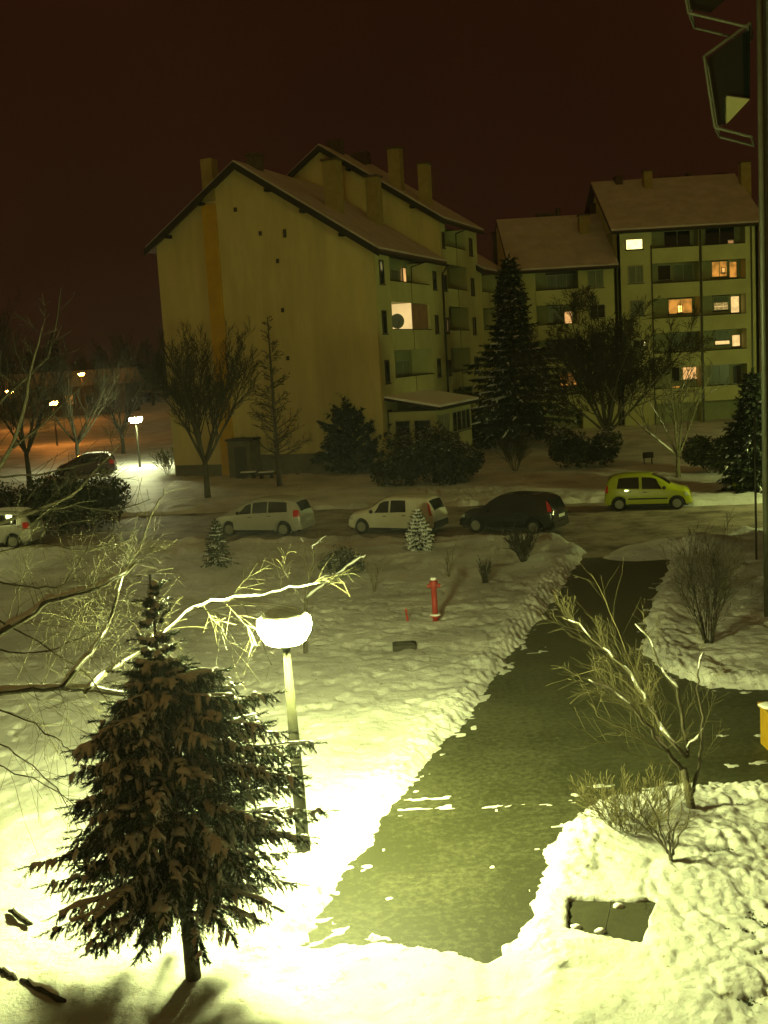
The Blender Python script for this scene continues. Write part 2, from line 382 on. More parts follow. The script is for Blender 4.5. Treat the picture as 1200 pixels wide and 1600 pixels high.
def snow_h(X, Y):
    w = fbm(X * 1.6, Y * 1.6, 3, 4)
    sd = sdist(PATH, X, Y) + w * 0.16 + vnoise(X * 7, Y * 7, 90) * 0.09
    sr = sdist(ROAD, X, Y) + w * 0.25
    st = sdist(TRACK, X, Y) + w * 0.25
    h = -0.07 + 0.17 * sstep(-0.10, 0.38, sd)
    near = np.exp(-(Y - 8) / 40.0)
    h += 0.05 * np.exp(-((sd - 0.55) / 0.4) ** 2) * (1 + 1.6 * vnoise(X * 3.1, Y * 3.1, 55))
    out = sstep(0.0, 0.3, sd)
    h += out * (0.06 * fbm(X * 0.5, Y * 0.5, 11, 3) + 0.034 * fbm(X * 2.3, Y * 2.3, 21, 5))
    # trampled, streaky lawn
    h += out * 0.036 * fbm(X * 0.45 + Y * .15, Y * 1.3, 31, 4)
    h -= out * 0.05 * sstep(.12, .4, fbm(X * 2.9, Y * 2.9, 37, 2)) * sstep(14, 17, Y)
    # crumbly clods along the cleared edges
    cl = 1 - np.clip(cells(X * 6.5, Y * 6.5, 8) * 1.5, 0, 1)
    h += sstep(-.05, .1, sd) * (1 - sstep(0.5, 1.1, sd)) * 0.07 * cl
    # snow over low cover, lower right
    mask = sstep(2.2, 3.2, X + 0.25 * (Y - 12) * 0) * (1 - sstep(15.6, 16.6, Y)) * out
    wx = X + 0.10 * vnoise(X * 3, Y * 3, 70); wy = Y + 0.10 * vnoise(X * 3, Y * 3, 71)
    dome = lambda c, k: np.sqrt(np.clip(1 - (c * k) ** 2, 0, 1))
    c1 = cells(wx * 4.3, wy * 4.3, 40); c2 = cells(wx * 8.5, wy * 8.5, 41); c3 = cells(wx * 2.2, wy * 2.2, 42)
    dens = sstep(3.0, 4.4, X) * (.55 + .45 * sstep(-.2, .3, fbm(X * .9, Y * .9, 45, 2)))
    h += mask * (0.05 * dome(c3, 1.3) + (.03 + .06 * dens) * dome(c1, 1.35) + (.012 + .025 * dens) * dome(c2, 1.4) - 0.075 * dens * sstep(-.1, .3, fbm(X * 1.3, Y * 1.3, 44, 3)) - .03)
    # right verge near the building corner, beyond the branch path
    m2 = sstep(5.0, 6.0, X) * sstep(19, 20, Y) * (1 - sstep(27, 30, Y)) * out
    h += m2 * 0.05 * (1 - np.clip(cells(X * 2.6, Y * 2.6, 43) * 1.3, 0, 1.2) ** 2)
    # wheel-packed snow at the near end of the path
    tr = 1 - sstep(-0.1, 0.35, st)
    flat = 0.035 + 0.020 * fbm((X * 0.95 + Y * 0.05) * 5.5, (Y - X * .1) * 0.7, 61, 3) + 0.01 * fbm(X * 6, Y * 6, 64, 2) - 0.014 * np.exp(-((X + .35 - .10 * (Y - 11)) / .12) ** 2) - 0.014 * np.exp(-((X - .75 - .10 * (Y - 11)) / .12) ** 2)
    flat = np.maximum(flat, .008)
    h = np.where(sd > 0.0, h * (1 - tr) + flat * tr, h)
    # thin leftovers of snow lying across the cleared path
    for (ax, ay, bx_, by_, wd) in STRIPS:
        wd = wd * .8; dx, dy = bx_ - ax, by_ - ay; t_ = np.clip(((X - ax) * dx + (Y - ay) * dy) / (dx * dx + dy * dy), 0, 1)
        dd_ = np.sqrt((X - ax - t_ * dx) ** 2 + (Y - ay - t_ * dy) ** 2) + 0.26 * fbm(X * 4.4, Y * 9.1, 88, 4)
        h = np.where(sd < 0.1, np.maximum(h, .008 - .08 * sstep(0, wd, dd_)), h)
    cr_ = fbm(X * 4.2, Y * 4.2, 97, 3); h = np.where(sd < 0.05, np.maximum(h, -.03 + .05 * sstep(.60, .74, cr_) + .045 * sstep(-.5, -.05, sd) * sstep(.1, .5, cr_)), h)
    # recess over the utility cover
    sh = sdist(HATCH, X, Y) + 0.05 * vnoise(X * 6, Y * 6, 80)
    nh = 1 - sstep(0.05, .6, sh); h = h * (1 - nh) + np.minimum(h, .15 + .03 * vnoise(X * 5, Y * 5, 81)) * nh
    h = h * sstep(-0.02, 0.05, sh) + (-0.10) * (1 - sstep(-0.02, 0.05, sh))
    # road
    rr = sstep(-0.1, 0.5, sr)
    h = h * rr + (-0.08) * (1 - rr)
    h += 0.10 * np.exp(-((sr - 0.5) / 0.4) ** 2) * out * (1 + 2.2 * vnoise(X * 1.8, Y * 1.8, 58))
    # a few mounds right of the junction
    for (mx, my, a, r) in ((9.3, 37.4, .35, 1.1), (8.2, 36.6, .2, .8), (10.6, 37.0, .3, 1.0)):
        h += a * np.exp(-((X - mx) ** 2 + (Y - my) ** 2) / r ** 2)
    return h
def lines(*seg):
    out = [seg[0][0]]
    for a, b, st in seg:
        n = max(1, int(round((b - a) / st))); out += list(a + (b - a) * np.arange(1, n + 1) / n)
    return np.array(out)
def grid_mesh(name, xs, ys, hf, material):
    X, Y = np.meshgrid(xs, ys); Z = hf(X, Y)
    v = np.stack([X.ravel(), Y.ravel(), Z.ravel()], 1).astype(np.float32)
    nx, ny = len(xs), len(ys)
    i = (np.arange(ny - 1)[:, None] * nx + np.arange(nx - 1)[None]).ravel()
    f = np.stack([i, i + 1, i + nx + 1, i + nx], 1).astype(np.int32)
    me = bpy.data.meshes.new(name); me.vertices.add(len(v)); me.vertices.foreach_set('co', v.ravel())
    me.loops.add(f.size); me.loops.foreach_set('vertex_index', f.ravel())
    me.polygons.add(len(f)); me.polygons.foreach_set('loop_start', np.arange(0, f.size, 4, dtype=np.int32))
    me.polygons.foreach_set('use_smooth', np.ones(len(f), bool)); me.update(calc_edges=True)
    me.materials.append(material); o = bpy.data.objects.new(name, me); C.objects.link(o); return o
xs = lines((-900, -100, 60), (-100, -30, 3), (-30, -8, .2), (-8, 2.6, .05), (2.6, 6.4, .026), (6.4, 7.5, .05), (7.5, 14, .1), (14, 40, .4), (40, 120, 4), (120, 900, 60))
ys = lines((-60, 4, 6), (4, 9.5, .5), (9.5, 16.4, .032), (16.4, 22, .05), (22, 34, .09), (34, 60, .2), (60, 110, 1.0), (110, 200, 6), (200, 1500, 100))
tag(grid_mesh('snow_ground', xs, ys, snow_h, M['snow_ground']), kind='structure')
def sheet(name, poly, z, material, step, x0, x1, y0, y1, grow=.45):
    gx = np.arange(x0, x1, step); gy = np.arange(y0, y1, step); X, Y = np.meshgrid(gx, gy); keep = sdist(poly, X + step / 2, Y + step / 2) < grow
    mb = MB(); ids = {}
    def vid(i, j):
        if (i, j) not in ids: ids[(i, j)] = len(mb.v); mb.v.append((float(gx[j] if j < len(gx) else gx[-1] + step), float(gy[i] if i < len(gy) else gy[-1] + step), z))
        return ids[(i, j)]
    for i, j in zip(*np.nonzero(keep)): mb.f.append((vid(i, j), vid(i, j + 1), vid(i + 1, j + 1), vid(i + 1, j)))
    return tag(mb.build(name, material), kind='structure')
sheet('path', PATH, 0.0, M['asphalt'], .25, -3, 24, 10, 38)
sheet('road', ROAD, 0.004, M['road'], .5, -60, 60, 30, 62)

# ------------------------------------------------------------------ buildings
def frame_T(o, d, l):
    """local (u, v, z): v along d, u along l"""
    return lambda u, v, z: (o[0] + d[0] * v + l[0] * u, o[1] + d[1] * v + l[1] * u, z)
G0 = gnd(603, 740); A0 = math.radians(20.8)
D1 = np.array([math.sin(A0), math.cos(A0), 0]); L1 = np.array([-D1[1], D1[0], 0])
T1 = frame_T(G0, D1, L1)
def b1_gable(px, py, v=0.0):
    P = on_plane(px, py, G0 + D1 * v, D1); return (P - G0) @ L1, P[2]
def b1_face(px, py, off=0.0):
    P = on_plane(px, py, G0 - L1 * off, L1); return (P - G0) @ D1, P[2]
def add_window(parent, T, along, u0, u1, z0, z1, off, pane, fr=None, mull=1, blind=None, out=-1, fw=0.06):
    """window on a wall plane; along='u' (plane v=off) or 'v' (plane u=off); out: sign of the outside"""
    fr = fr or M['frame']
    def bx(mb, a0, a1, b0, b1, t0, t1):
        lo, hi = sorted((off + out * t0, off + out * t1))
        if along == 'u': mb.box(a0, a1, lo, hi, b0, b1, T)
        else: mb.box(lo, hi, a0, a1, b0, b1, T)
    f = MB(); bx(f, u0, u1, z0, z0 + fw, .0, .07); bx(f, u0, u1, z1 - fw, z1, .0, .07)
    bx(f, u0, u0 + fw, z0 + fw, z1 - fw, .0, .07); bx(f, u1 - fw, u1, z0 + fw, z1 - fw, .0, .07)
    for k in range(mull):
        c = u0 + (u1 - u0) * (k + 1) / (mull + 1); bx(f, c - fw / 2, c + fw / 2, z0 + fw, z1 - fw, .0, .066)
    w = f.build('window', fr, parent)
    p = MB(); bx(p, u0 + fw * .7, u1 - fw * .7, z0 + fw * .7, z1 - fw * .7, .004, .03); p.build('pane', pane, w)
    s = MB(); bx(s, u0 - .06, u1 + .06, z0 - .06, z0 - .003, -.0, .12); s.build('sill', M['frame_dark'], w)
    if blind:
        b = MB(); bx(b, u0 - .05, u1 + .05, z1 + .003, z1 + .22, .0, .14); b.build('shutter_box', M['frame_dark'], w)
    return w

# --- the gabled block
B1 = thing('apartment_building', 'long stepped apartment block with blank cream gable wall and vertical ochre chimney strip', 'building')
def gable_profile(dz=0.0, v=0.0, ov=0.0):
    return [(0 - ov, 13.26 + dz - ov * .66), (8.43, 18.80 + dz), (14.5 + ov, 14.62 + dz - ov * .66)]
def roof_z(u, dz=0.0): return dz + (13.26 + u * (18.80 - 13.26) / 8.43 if u < 8.43 else 18.80 - (u - 8.43) * (18.80 - 14.62) / 6.07)
def section(v0, v1, dz, loggias, with_near_gable):
    # walls: gable slab at v0 and the body behind the loggias
    mb = MB(); LD = 1.5
    pr = [(0, 0), (0, 13.26 + dz), (8.43, 18.80 + dz), (14.5, 14.62 + dz), (14.5, 0)]
    g = MB(); g.prism([T1(u, v0, z) for u, z in pr], D1 * 0.3)
    g.build('gable_wall', M['render_cream'], B1)
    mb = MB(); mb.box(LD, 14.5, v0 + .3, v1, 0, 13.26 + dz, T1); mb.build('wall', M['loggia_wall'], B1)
    # roof slabs
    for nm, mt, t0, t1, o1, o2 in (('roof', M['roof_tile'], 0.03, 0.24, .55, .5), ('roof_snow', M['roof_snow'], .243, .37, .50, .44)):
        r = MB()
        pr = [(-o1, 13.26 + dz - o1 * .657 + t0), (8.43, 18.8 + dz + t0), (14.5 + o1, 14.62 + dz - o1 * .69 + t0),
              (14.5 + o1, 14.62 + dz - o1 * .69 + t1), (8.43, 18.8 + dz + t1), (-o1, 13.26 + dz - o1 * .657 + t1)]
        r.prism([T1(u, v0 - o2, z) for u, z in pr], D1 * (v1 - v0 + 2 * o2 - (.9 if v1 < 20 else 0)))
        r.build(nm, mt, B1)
    e = MB(); pr = [(-.58, 13.26 + dz - .58 * .657 - .17), (8.43, 18.8 + dz - .17), (15.08, 14.62 + dz - .58 * .69 - .17),
                    (15.08, 14.62 + dz - .58 * .69 + .25), (8.43, 18.8 + dz + .25), (-.58, 13.26 + dz - .58 * .657 + .25)]
    e.prism([T1(u, v0 - .56, z) for u, z in pr], D1 * .06); e.build('barge_board', M['eaves'], B1)
    gt = MB(); gt.box(-.66, -.54, v0 - .5, v1 + .1, 13.26 + dz - .42, 13.26 + dz - .28, T1); gt.build('gutter', M['eaves'], B1)
    return
section(0, 13.3, 0, None, True)
section(13.3, 22.8, 2.92, None, True)
section(22.8, 30.5, 0.0, None, True)
# purlin ends under the verge
for v0, dz in ((0, 0), (13.3, 2.92)):
    for u in (1.8, 4.2, 6.4, 10.9, 13.4):
        p = MB(); z = roof_z(u, dz) - .36; p.box(u - .12, u + .12, v0 - .5, v0 - .002, z, z + .2, T1); p.build('purlin_end', M['eaves'], B1)
st = MB(); st.box(10.05, 10.95, -.24, -.003, 0, 16.78, T1); st.build('chimney_strip', M['ochre'], B1)
cs = MB(); cs.box(10.05, 10.80, -.2, .6, 17.0, 19.5, T1); cs.build('chimney', M['chimney'], B1)
pl = MB(); pl.box(0.9, 8.7, -.10, -.004, 0, 1.35, T1); pl.build('plinth', M['plinth'], B1)
pl = MB(); pl.box(10.98, 14.4, -.07, -.004, 0, .8, T1); pl.build('plinth', M['plinth'], B1)
for q in ((368, 328), (407, 365), (445, 362), (434, 408), (442, 485), (450, 560)):
    u, z = b1_gable(*q); p = MB(); hh = .34 if q[0] == 445 else .12
    p.box(u - .10, u + .10, -.05, -.004, z - hh, z + .14, T1); p.build('vent', M['frame_dark'], B1)
for u in (2.9, 5.9, 8.9, 11.9):        # panel joints
    pass
# facade: piers, parapets and openings, per section (v range, loggia v range)
def facade(v0, v1, dz, lv0, lv1, off, tops, strip_windows, skip=()):
    U0, U1 = -off, 1.5
    for a_, b_ in ((v0 + .302, lv0), (lv1, v1 - .002)): w = MB(); w.box(U0, U1 - .002, a_, b_, 0, 13.0 + dz, T1); w.build('facade_pier', M['render_pale'], B1)
    pass
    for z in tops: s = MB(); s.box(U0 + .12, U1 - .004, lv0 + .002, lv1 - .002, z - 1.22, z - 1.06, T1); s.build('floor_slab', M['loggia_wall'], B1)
    for z in tops:
        p = MB(); p.box(U0 - .04, U0 + .1, lv0 + .003, lv1 - .003, z - 1.25, z, T1)
        b = p.build('balcony_parapet', M['render_pale'], B1)
        r = MB(); r.box(U0 - .07, U0 + .13, lv0 + .003, lv1 - .003, z + .003, z + .05, T1); r.build('handrail', M['eaves'], b)
        j = MB(); mdl = (lv0 + lv1) / 2; j.box(U0 - .055, U0 - .042, mdl - .03, mdl + .03, z - 1.25, z, T1); j.build('joint', M['eaves'], b)
        c = (lv0 + lv1) / 2
        if (z, 0) not in skip: add_window(B1, T1, 'v', lv0 + .7, c - .4, z - .35, z + 1.05, 1.5, M['glass_dark'], mull=1, out=-1)
        if (z, 1) not in skip: add_window(B1, T1, 'v', c + .4, lv1 - .6, z - .9, z + 1.05, 1.5, M['curtain'], mull=1, out=-1)
    for (a0, a1, b0, b1) in strip_windows:
        add_window(B1, T1, 'v', a0, a1, b0, b1, U0, M['glass_dark'], M['frame_dark'], mull=0, out=-1)
topsA = (11.5, 8.55, 5.6)
facade(0, 13.3, 0, 2.7, 10.3, 0.0, topsA, [(.85, 1.55, z - .25, z + 1.15) for z in (11.5, 8.55, 5.6, 2.6)] + [(11.2, 11.9, z - .25, z + 1.0) for z in topsA], skip=((8.55, 0), (8.55, 1)))
topsB = (14.4, 11.45, 8.5, 5.55)
facade(13.3, 22.8, 2.92, 14.6, 19.6, 0.0, topsB, [(20.6, 21.4, z - .3, z + 1.0) for z in topsB] + [(13.75, 14.3, z - .2, z + .9) for z in topsB])
facade(22.8, 30.5, 0, 23.8, 27.6, 0.0, topsA, [(28.4, 29.2, z - .3, z + 1.0) for z in topsA])
dp = MB(); dp.tube([T1(-.10, 13.2, 0), T1(-.10, 13.2, 12.4), T1(-.5, 13.15, 12.9)], .07, 8); dp.build('downpipe', M['downpipe'], B1)
dp = MB(); dp.tube([T1(-.10, 6.5, 11.55), T1(-.10, 6.5, 12.5), T1(-.5, 8.6, 12.95)], .045, 6); dp.build('downpipe', M['downpipe'], B1)
dp = MB(); dp.tube([T1(-.10, 16.9, 14.5), T1(-.10, 16.9, 15.4), T1(-.5, 18.6, 15.85)], .045, 6); dp.build('downpipe', M['downpipe'], B1)
# second-floor balcony: its lamplight is put into wall and partition as glow
lb = MB(); lb.box(1.36, 1.495, 2.75, 6.25, 7.5, 10.25, T1); lb.build('glowing_balcony_wall', M['glow_cream'], B1)
sb = MB(); sb.box(.0, 1.35, 6.25, 6.40, 7.5, 10.25, T1); sb.build('balcony_partition', M['glow_cream'], B1)
red = MB(); red.box(.06, .12, 6.6, 9.9, 8.62, 10.2, T1); red.build('balcony_screen', mat('balcony_screen', (.30, .17, .09), .8, var=.2, var_scale=2), B1)
dish = MB(); dish.lathe([(0.02, 0), (.25, -.03), (.44, -.11), (.46, -.10), (.26, .01), (.02, .04)], 24, (0, 0, 0), 'y')
DT = thing('satellite_dish', 'round grey satellite dish in front of the brightly lit second-floor balcony', 'satellite dish', T1(-.2, 2.9, 9.05), math.radians(20))
dish.build('dish', mat('dish_grey', (.16, .17, .15), .5), DT, True)
arm = MB(); arm.tube([(0, .02, 0), (0, .2, -.3), (.25, .35, -.45)], .025, 6); arm.tube([(0, -.1, -.4), (0, -.5, 0)], .015, 5); arm.build('arm', M['frame_dark'], DT)
# warm light in a top-floor window
w = add_window(B1, T1, 'v', 9.0, 9.7, 11.7, 12.75, 1.40, M['lit_pink'], mull=0, out=-1)
# chimneys that stand on the roof slope
def chimney_on(pxl, pxr, pyb, pyt, dz, material, vmin, vmax, name='chimney'):
    best = None
    for v in np.arange(vmin, vmax, .1):
        u, z = b1_gable((pxl + pxr) / 2, pyb, v); e = abs(roof_z(u, dz) + .3 - z)
        if best is None or e < best[0]: best = (e, v)
    v = best[1]; ul, _ = b1_gable(pxr, pyb, v); ur, zb = b1_gable(pxl, pyb, v); _, zt = b1_gable(pxl, pyt, v)
    c = MB(); c.box(ul, ur, v, v + .9, zb - .8, zt - .12, T1); o = c.build(name, material, B1)
    k = MB(); k.box(ul - .1, ur + .1, v - .1, v + 1.0, zt - .117, zt, T1); k.build('chimney_cap', M['chimney_dark'], o)
for a in ((508, 530, 328, 248, 0, M['chimney'], 1, 12), (574, 592, 348, 274, 0, M['chimney'], 4, 12.5),
          (608, 626, 292, 230, 2.92, M['chimney'], 14, 22), (655, 670, 318, 254, 2.92, M['chimney'], 14, 22.5),
          (385, 402, 262, 240, 0, M['chimney_dark'], .4, 12)):
    chimney_on(*a)
for u, v, h in ((8.2, 15.0, 1.1), (7.6, 18.0, .9), (8.4, 21.0, 1.0), (9.5, 26, 1.2)):
    dz = 2.92 if v < 22.8 else 0
    c = MB(); c.box(u - .5, u + .5, v, v + .8, roof_z(u, dz) - .2, roof_z(u, dz) + h, T1); c.build('chimney', M['chimney_dark'], B1)
# ground-floor extension with a low snowy roof
ext = MB(); ext.box(-3, -.003, 1.0, 8.6, 0, 3.6, T1); ext.build('extension_wall', M['render_pale'], B1)
er = MB(); er.prism([T1(-3.5, .4, 3.62), T1(0.0, .4, 4.35), T1(0.0, .4, 4.5), T1(-3.5, .4, 3.80)], D1 * 8.7); er.build('extension_roof', M['eaves'], B1)
es_ = MB(); es_.prism([T1(-3.45, .45, 3.803), T1(-0.005, .45, 4.503), T1(-0.005, .45, 4.62), T1(-3.45, .45, 3.95)], D1 * 8.6); es_.build('extension_roof_snow', M['snow'], B1)
add_window(B1, T1, 'u', -2.7, -1.6, .9, 3.1, 1.0, M['glass_dark'], mull=0, out=-1)
add_window(B1, T1, 'u', -1.4, -.4, .9, 3.1, 1.0, M['glass_dark'], mull=0, out=-1)
add_window(B1, T1, 'v', 1.3, 3.6, 1.5, 3.3, -3, M['curtain'], mull=3, out=-1)
add_window(B1, T1, 'v', 4.2, 8.2, 2.0, 3.3, -3, M['glass_dark'], mull=3, out=-1)
dd = MB(); dd.box(-3.05, -3.003, 4.6, 5.5, 0.1, 1.9, T1); dd.build('door', M['frame_dark'], B1)
# dark lean-to beside the ochre strip
sh = thing('garden_shed', 'dark flat-roofed lean-to shed against the gable wall beside the ochre strip', 'shed')
s_ = MB(); s_.box(8.2, 9.75, -1.5, -.15, 0, 2.35, T1); s_.build('shed_wall', M['plinth'], sh)
s_ = MB(); s_.box(8.1, 9.85, -1.6, -.14, 2.353, 2.48, T1); s_.build('shed_roof', M['eaves'], sh)
s_ = MB(); s_.box(8.5, 9.3, -1.54, -1.503, .05, 2.0, T1); s_.build('door', M['frame_dark'], sh)

# --- far blocks, facing the viewer
YB = 93.0; LDB = 1.4
TF = lambda u, v, z: (u, v, z)
def bx3(name, material, parent, *a): mb = MB(); mb.box(*a); return mb.build(name, material, parent)
def zx(px, py, Y=YB): P = atY(px, py, Y); return P[0], P[2]
def far_block(B, x0, x1, eave, bays, rows, roof_ov=.5):
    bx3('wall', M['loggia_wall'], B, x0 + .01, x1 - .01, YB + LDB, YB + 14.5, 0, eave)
    rise = 7.25 * .62
    # solid wall between the bays
    edges = [x0] + [e for b in bays for e in b] + [x1]
    for i in range(0, len(edges), 2):
        if edges[i + 1] - edges[i] > .02: bx3('facade_pier', M['render_pale'], B, edges[i], edges[i + 1], YB, YB + LDB - .002, 0, eave - .05)
    for bi, (a, b) in enumerate(bays):
        for z in rows: bx3('floor_slab', M['loggia_wall'], B, a + .002, b - .002, YB + .12, YB + LDB - .004, z - 1.15, z - 1.0)
        for z in rows:
            p = bx3('balcony_parapet', M['render_pale'], B, a + .003, b - .003, YB - .06, YB + .1, z - 1.2, z)
            bx3('handrail', M['eaves'], p, a + .003, b - .003, YB - .08, YB + .12, z + .003, z + .05)
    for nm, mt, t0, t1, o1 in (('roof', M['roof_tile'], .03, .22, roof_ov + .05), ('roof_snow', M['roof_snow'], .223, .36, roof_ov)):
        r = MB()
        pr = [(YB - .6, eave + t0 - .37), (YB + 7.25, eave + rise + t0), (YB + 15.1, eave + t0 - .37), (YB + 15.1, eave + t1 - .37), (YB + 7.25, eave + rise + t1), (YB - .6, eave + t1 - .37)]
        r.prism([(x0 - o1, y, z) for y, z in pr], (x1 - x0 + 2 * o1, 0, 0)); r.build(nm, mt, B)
    g = MB(); pr = [(YB, 0), (YB + 14.5, 0), (YB + 14.5, eave), (YB + 7.25, eave + rise), (YB, eave)]
    g.prism([(x0 + .012, y, z) for y, z in pr], (.25, 0, 0)); g.build('gable_wall', M['render_pale'], B)
    g = MB(); g.prism([(x1 - .262, y, z) for y, z in pr], (.25, 0, 0)); g.build('gable_wall', M['render_pale'], B)
    bx3('gutter', M['eaves'], B, x0 - roof_ov, x1 + roof_ov, YB - .75, YB - .62, eave - .42, eave - .26)

B3 = thing('apartment_building', 'pale five-storey apartment block with several lit windows, far right behind the street pole', 'building')
rows3 = (14.32, 11.5, 8.7, 5.85, 2.95)
far_block(B3, 20.1, 31.6, 16.0, [(22.95, 26.75), (27.0, 30.55)], rows3)
bx3('downpipe', M['downpipe'], B3, 26.79, 26.95, YB - .12, YB - .01, 0, 15.6)
bx3('downpipe', M['downpipe'], B3, 30.95, 31.05, YB - .12, YB - .01, 0, 15.6)
bx3('downpipe', M['downpipe'], B3, 22.84, 22.92, YB - .10, YB - .01, 0, 14.6)
B2 = thing('apartment_building', 'lower four-storey link block with snowy roof between the gabled block and the far right block', 'building')
far_block(B2, 11.3, 20.08, 13.3, [(13.4, 16.9)], (11.5, 8.7, 5.85, 2.95), .02)
def pxwin(B, x0, y0, x1, y1, Y, pane, mull=0, blind=False, fr=None, ox=0, oy=0):
    a, zt = zx(x0, y0, Y); b, zb = zx(x1, y1, Y)
    return add_window(B, TF, 'u', a, b, zb, zt, Y, pane, fr, mull, blind, out=-1, fw=.05)
k5 = lambda X, Y_: (940 + X / 4.615, 340 + Y_ / 4.615)
def w5(B, X0, Y0, X1, Y1, pane, back=True, **kw):
    p = k5(X0, Y0); q = k5(X1, Y1); return pxwin(B, *p, *q, YB + (LDB if back else 0), pane, **kw)
w5(B3, 172, 158, 297, 228, M['lit_white'], back=False)
w5(B3, 188, 350, 303, 470, M['curtain'], back=False, mull=1)
w5(B3, 205, 600, 308, 705, M['curtain'], back=False, mull=1)
w5(B3, 225, 885, 328, 935, M['glass_dark'], back=False, mull=1)
_ = w5(B3, 296, 893, 322, 925, M['lit_white'], back=False)
w5(B3, 445, 100, 640, 200, M['glass_dark'], mull=1, blind=True)
w5(B3, 740, 75, 960, 190, M['glass_dark'], mull=1, blind=True)
w5(B3, 905, 160, 955, 192, M['lit_pink'])
w5(B3, 400, 345, 500, 450, M['glass_dark'], mull=0); w5(B3, 515, 340, 660, 455, M['curtain'], mull=1)
w5(B3, 790, 318, 905, 425, M['lit_orange'], mull=1, blind=True); w5(B3, 917, 318, 976, 432, M['lit_orange'])
w5(B3, 862, 358, 892, 398, M['lit_warm'])
w5(B3, 478, 590, 655, 688, M['lit_orange'], mull=1, blind=True); w5(B3, 545, 632, 583, 684, M['lit_flame'])
w5(B3, 800, 570, 918, 668, M['curtain'], mull=0, blind=True); w5(B3, 806, 612, 914, 666, M['lit_warm'])
w5(B3, 926, 566, 994, 686, M['lit_warm'])
w5(B3, 490, 835, 660, 935, M['curtain'], mull=1, blind=True)
w5(B3, 808, 815, 925, 880, M['curtain'], mull=0, blind=True); w5(B3, 814, 885, 925, 914, M['lit_warm']); w5(B3, 936, 845, 1000, 928, M['lit_warm'])
w5(B3, 500, 1070, 565, 1180, M['glass_dark'], blind=True); w5(B3, 570, 1078, 688, 1166, M['lit_pink'], mull=0)
w5(B3, 775, 1055, 925, 1195, M['curtain'], mull=1); w5(B3, 940, 1065, 1010, 1195, M['frame_dark'])
w5(B3, 505, 1215, 568, 1250, M['lit_orange'], back=False)
k4 = lambda X, Y_: (760 + X / 2.727, 250 + Y_ / 2.727)
def w4(B, X0, Y0, X1, Y1, pane, back=True, **kw):
    p = k4(X0, Y0); q = k4(X1, Y1); return pxwin(B, *p, *q, YB + (LDB if back else 0), pane, **kw)
w4(B2, 255, 492, 385, 548, M['curtain'], mull=2, blind=True); w4(B2, 430, 472, 500, 542, M['curtain'], back=False, mull=1)
w4(B2, 262, 625, 325, 690, M['curtain'], blind=True); w4(B2, 330, 645, 368, 698, M['lit_pink'], mull=0)
w4(B2, 440, 618, 507, 672, M['glass_dark'], back=False, mull=1)
w4(B2, 255, 755, 385, 830, M['glass_dark'], mull=2, blind=True)
w4(B2, 310, 900, 390, 960, M['lit_orange'])
w4(B2, 440, 755, 507, 820, M['glass_dark'], back=False, mull=1)
# chimneys and roof clutter of the far blocks
for (B, px0, px1, pyt, pyb, Y, mt) in ((B3, 962, 974, 275, 305, YB + 6.5, 'chimney_dark'), (B3, 1006, 1020, 266, 305, YB + 5.5, 'chimney'), (B3, 1030, 1062, 276, 300, YB + 8, 'chimney_dark'), (B3, 1075, 1082, 270, 296, YB + 7.5, 'chimney_dark'),
                                       (B3, 1120, 1134, 270, 292, YB + 8, 'chimney_dark'), (B3, 1158, 1174, 252, 300, YB + 5, 'chimney'), (B2, 905, 922, 335, 378, YB + 4, 'chimney'),
                                       (B2, 840, 866, 334, 350, YB + 7.5, 'chimney_dark'), (B2, 870, 876, 325, 350, YB + 7.5, 'chimney_dark'), (B2, 925, 946, 318, 345, YB + 8, 'chimney_dark'), (B2, 770, 800, 362, 392, YB + 8, 'chimney_dark')):
    a, zt = zx(px0, pyt, Y); b, zb = zx(px1, pyb, Y)
    o = bx3('chimney', M[mt], B, a, b, Y, Y + .8, zb - 1.2, zt - .1); bx3('chimney_cap', M['chimney_dark'], o, a - .08, b + .08, Y - .08, Y + .88, zt - .097, zt)

# --- corner of the near block at the right edge
PB = gnd(1198, 970); bxx, byy = PB[0], PB[1]
BN = thing('apartment_building', 'dark corner of the nearest block at the right edge with glazed balconies high up', 'building')
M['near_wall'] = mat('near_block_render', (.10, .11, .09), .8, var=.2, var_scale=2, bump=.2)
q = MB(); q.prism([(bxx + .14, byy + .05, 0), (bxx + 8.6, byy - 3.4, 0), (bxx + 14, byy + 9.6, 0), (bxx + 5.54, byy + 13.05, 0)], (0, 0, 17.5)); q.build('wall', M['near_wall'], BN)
bx3('corner_trim', M['downpipe'], BN, bxx + .072, bxx + .137, byy + .0, byy + .06, 0, 17.5)
dpm = mat('zinc_pipe', (.17, .18, .12), .45, metal=.3, var=.2, var_scale=3)
p = MB(); p.tube([(bxx, byy, .05), (bxx, byy, 17.5)], .065, 12); p.build('downpipe', dpm, BN, True)
q = MB(); q.prism([(bxx - .2, byy - .2, 17.503), (bxx + 8.6, byy - 3.9, 17.503), (bxx + 14.4, byy + 9.8, 17.503), (bxx + 5.5, byy + 13.5, 17.503)], (0, 0, .3)); q.build('roof', M['roof_tile'], BN)
